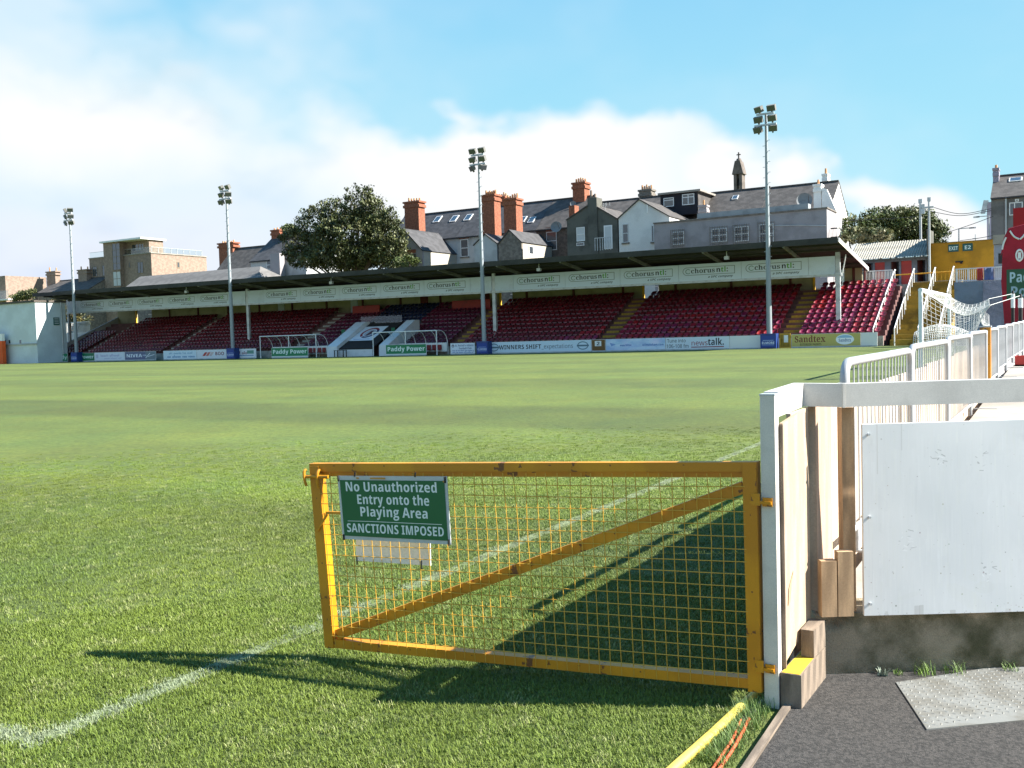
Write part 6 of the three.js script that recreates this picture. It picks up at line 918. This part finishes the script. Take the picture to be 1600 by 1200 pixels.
  const zt2 = zb + 0.075, arcs = [[[1578, 361], [1585, 370], [1593, 374]], [[1572, 371], [1568, 381], [1566, 390]], [[1594, 374], [1600, 368], [1606, 358]]]; for (const a of arcs) mesh('white_trim', curve(a.map(([x, y]) => { const p = bx(x, y); return V(p.x, p.y, zt2); }), 0.05, 12, 6), M.white, ban);
  { const c = bx(1593, 399), g = plain(new THREE.TorusGeometry(0.22, 0.05, 6, 20)); g.scale(0.75, 1.3, 0.6); g.translate(c.x, c.y, zt2); mesh('badge', merge([g, box(c.x - 0.08, c.x + 0.08, c.y - 0.18, c.y + 0.16, zt2 - 0.01, zt2 + 0.03)]), M.white, ban); }
  { const r = { a: bx(1573, 462), b: bx(1660, 462), t: bx(1600, 420), l: bx(1600, 467) }; mesh('sponsor_patch', printed(V(r.a.x, r.l.y, zt2), V(r.b.x, r.l.y, zt2), V(r.b.x, r.t.y, zt2), V(r.a.x, r.t.y, zt2)), canvasMat(512, 256, (x) => { x.fillStyle = '#234f38'; x.fillRect(0, 0, 512, 256); txt(x, 'Paddy', 20, 112, 124, 330, '#a9c0cc'); txt(x, 'Power', 30, 234, 124, 400, '#8fa8b8'); }), ban); }
  base(ban, S0.x, S0.y, zb);
  const rp = thing('red_tower_panel', 'plain red panel standing above the shirt banner', 'panel'); { const zz = -62, r = rectZ(1583, 323, 1640, 356, zz); mesh('panel', box(r.x0, r.x1, r.y0 - 0.5, r.y1, zz, zz - 0.15), mottled([0.34, 0.015, 0.018], [0.28, 0.012, 0.015], 3), rp); mesh('support', box(r.x0 + 0.3, r.x0 + 0.45, 0.3, r.y0 - 0.502, zz - 0.02, zz - 0.14), M.galv, rp); base(rp, r.x0, 0.3, zz); }
  // brick and render house, grey kiosk beside it
  const zh = -98, hs = thing('corner_house', 'tall grey house with slate roof beyond the yellow wall', 'house'), h0 = xAt(1549, 400, zh), h1 = h0 + 14, yE = yAt(1575, 308, zh), yR = yAt(1580, 276, zh - 4.5); ridgeX(hs, h0, h1, yE, yR, zh, zh - 9, mottled([0.17, 0.165, 0.16], [0.11, 0.105, 0.1], 3), M.slateBrown); chimney(hs, 1550.5, 1561.5, 257, 8, zh - 3.2, mottled([0.30, 0.27, 0.33], [0.24, 0.215, 0.27], 2), 1, 1.2, { ph: 0.4 });
  skylight(hs, 1587, 281, zh, yE, yR, zh - 4.5, 1.1, 0.9); windowIn(hs, [1577, 316, 1598, 336], zh, { mull: [0.4], bars: [] }); windowIn(hs, [1586, 311, 1592, 315], zh, { bars: [] }); mesh('downpipe', tube(V(xAt(1572, 360, zh), 3, zh + 0.12), V(xAt(1572, 360, zh), yE, zh + 0.12), 0.08, 8), M.galv, hs); mesh('lit_edge_strip', box(h0 - 0.35, h0 - 0.003, 0.3, yE - 0.3, zh + 0.05, zh - 8), mottled([0.42, 0.38, 0.47], [0.36, 0.32, 0.4], 3), hs); base(hs, h0, 0.3, zh);  // pale strip added to paint the lit left edge of the house
  const kz = -80, kk = thing('pale_kiosk', 'small pale hut between the yellow wall and the shirt banner', 'hut'), kr = rectZ(1553, 367, 1569, 440, kz); mesh('wall', box(kr.x0, kr.x1, 4, yAt(1560, 382, kz), kz, kz - 2), mottled([0.26, 0.28, 0.34], [0.2, 0.22, 0.28], 2), kk); mesh('upper_band', box(kr.x0 - 0.05, kr.x1 + 0.3, yAt(1560, 381.5, kz), kr.y1, kz + 0.1, kz - 2), M.concLight, kk); mesh('opening_shade_panel', box(xAt(1560, 405, kz), kr.x1 - 0.05, yAt(1562, 412, kz), yAt(1562, 396, kz), kz + 0.004, kz + 0.03), M.black, kk); base(kk, kr.x0, 4, kz);  // solid black panel painted as the dark inside of an opening
  // floodlamp bracket, street lamps, poles and wires
  const bl = thing('wall_floodlamp', 'floodlamp on horizontal arms fixed to the corner house', 'lamp'); { const p = atZ(1536, 318, zh + 0.5); mesh('head', hexa([V(p.x - 0.2, p.y - 0.9, p.z), V(p.x + 0.15, p.y - 0.9, p.z), V(p.x + 0.15, p.y - 0.9, p.z - 0.3), V(p.x - 0.2, p.y - 0.9, p.z - 0.3)], [V(p.x + 0.05, p.y + 0.3, p.z), V(p.x + 0.45, p.y + 0.25, p.z), V(p.x + 0.45, p.y + 0.25, p.z - 0.3), V(p.x + 0.05, p.y + 0.3, p.z - 0.3)]), M.galv, bl); for (const k2 of [0.15, -0.2, -0.55]) mesh('arm', box(p.x + 0.2, h0 - 0.36, p.y + k2, p.y + k2 + 0.05, p.z - 0.1, p.z - 0.15), M.galv, bl); base(bl, p.x, p.y, p.z); }
  const pole = (name, label, cat, px, pyT, z, r, arms) => { const t2 = thing(name, label, cat), p = atZ(px, pyT, z); mesh('shaft', tube(V(p.x, 0.3, z), V(p.x, p.y, z), r, 8, r * 0.8), M.galv, t2); for (const [dx, dy, w2, h2] of arms) mesh('head', box(p.x + dx, p.x + dx + w2, p.y + dy, p.y + dy + h2, z + 0.08, z - 0.08), M.galv, t2); base(t2, p.x, 0.3, z); return p; };
  const p1 = pole('utility_pole', 'grey utility pole with a box on top behind the toilet roof', 'pole', 1438, 312, -88, 0.12, [[-0.15, -0.3, 0.3, 0.35], [0, -1.2, 0.35, 0.8], [0, -0.75, 1, 0.06]]), p2 = pole('utility_pole', 'pale utility pole with a cross arm at the end of the toilet block', 'pole', 1451.5, 314, -82.5, 0.1, [[-0.12, -0.02, 0.26, 0.3], [-0.5, -0.55, 0.85, 0.12]]);
  pole('street_lamp', 'street lamp with a bent arm rising behind the yellow wall', 'lamp', 1498, 357, -100, 0.07, [[0, -0.06, 1.3, 0.07], [0.9, -0.1, 0.55, 0.12]]); pole('street_lamp', 'thin lamp pole behind the yellow wall beside the corner house', 'lamp', 1524, 366, -120, 0.05, [[-0.3, -0.5, 0.6, 0.06]]); pole('street_lamp', 'lamp arm showing in front of the corner house gable', 'lamp', 1545, 337, -96.5, 0.06, [[-1.0, -0.05, 1.0, 0.07], [-1.25, -0.1, 0.5, 0.13]]);
  const wires = [[[1452, 322], [1500, 334], [1549, 326]], [[1452, 330], [1500, 337], [1549, 329]], [[1478, 364], [1520, 350], [1552, 338]], [[1318, 345], [1380, 342], [1438, 338]], [[1500, 376], [1530, 372], [1552, 368]]]; wires.forEach((l, i) => single('overhead_wire', curve(l.map(([x, y]) => atZ(x, y, -90)), 0.025, 14, 4), M.black, ['overhead wire sagging between pole and corner house, upper of two', 'overhead wire sagging between pole and corner house, lower of two', 'black wire rising from the trees to the corner house', 'overhead wire across the round tree', 'low wire just above the yellow wall'][i], 'wire'));
}
renderer.render(scene, camera);
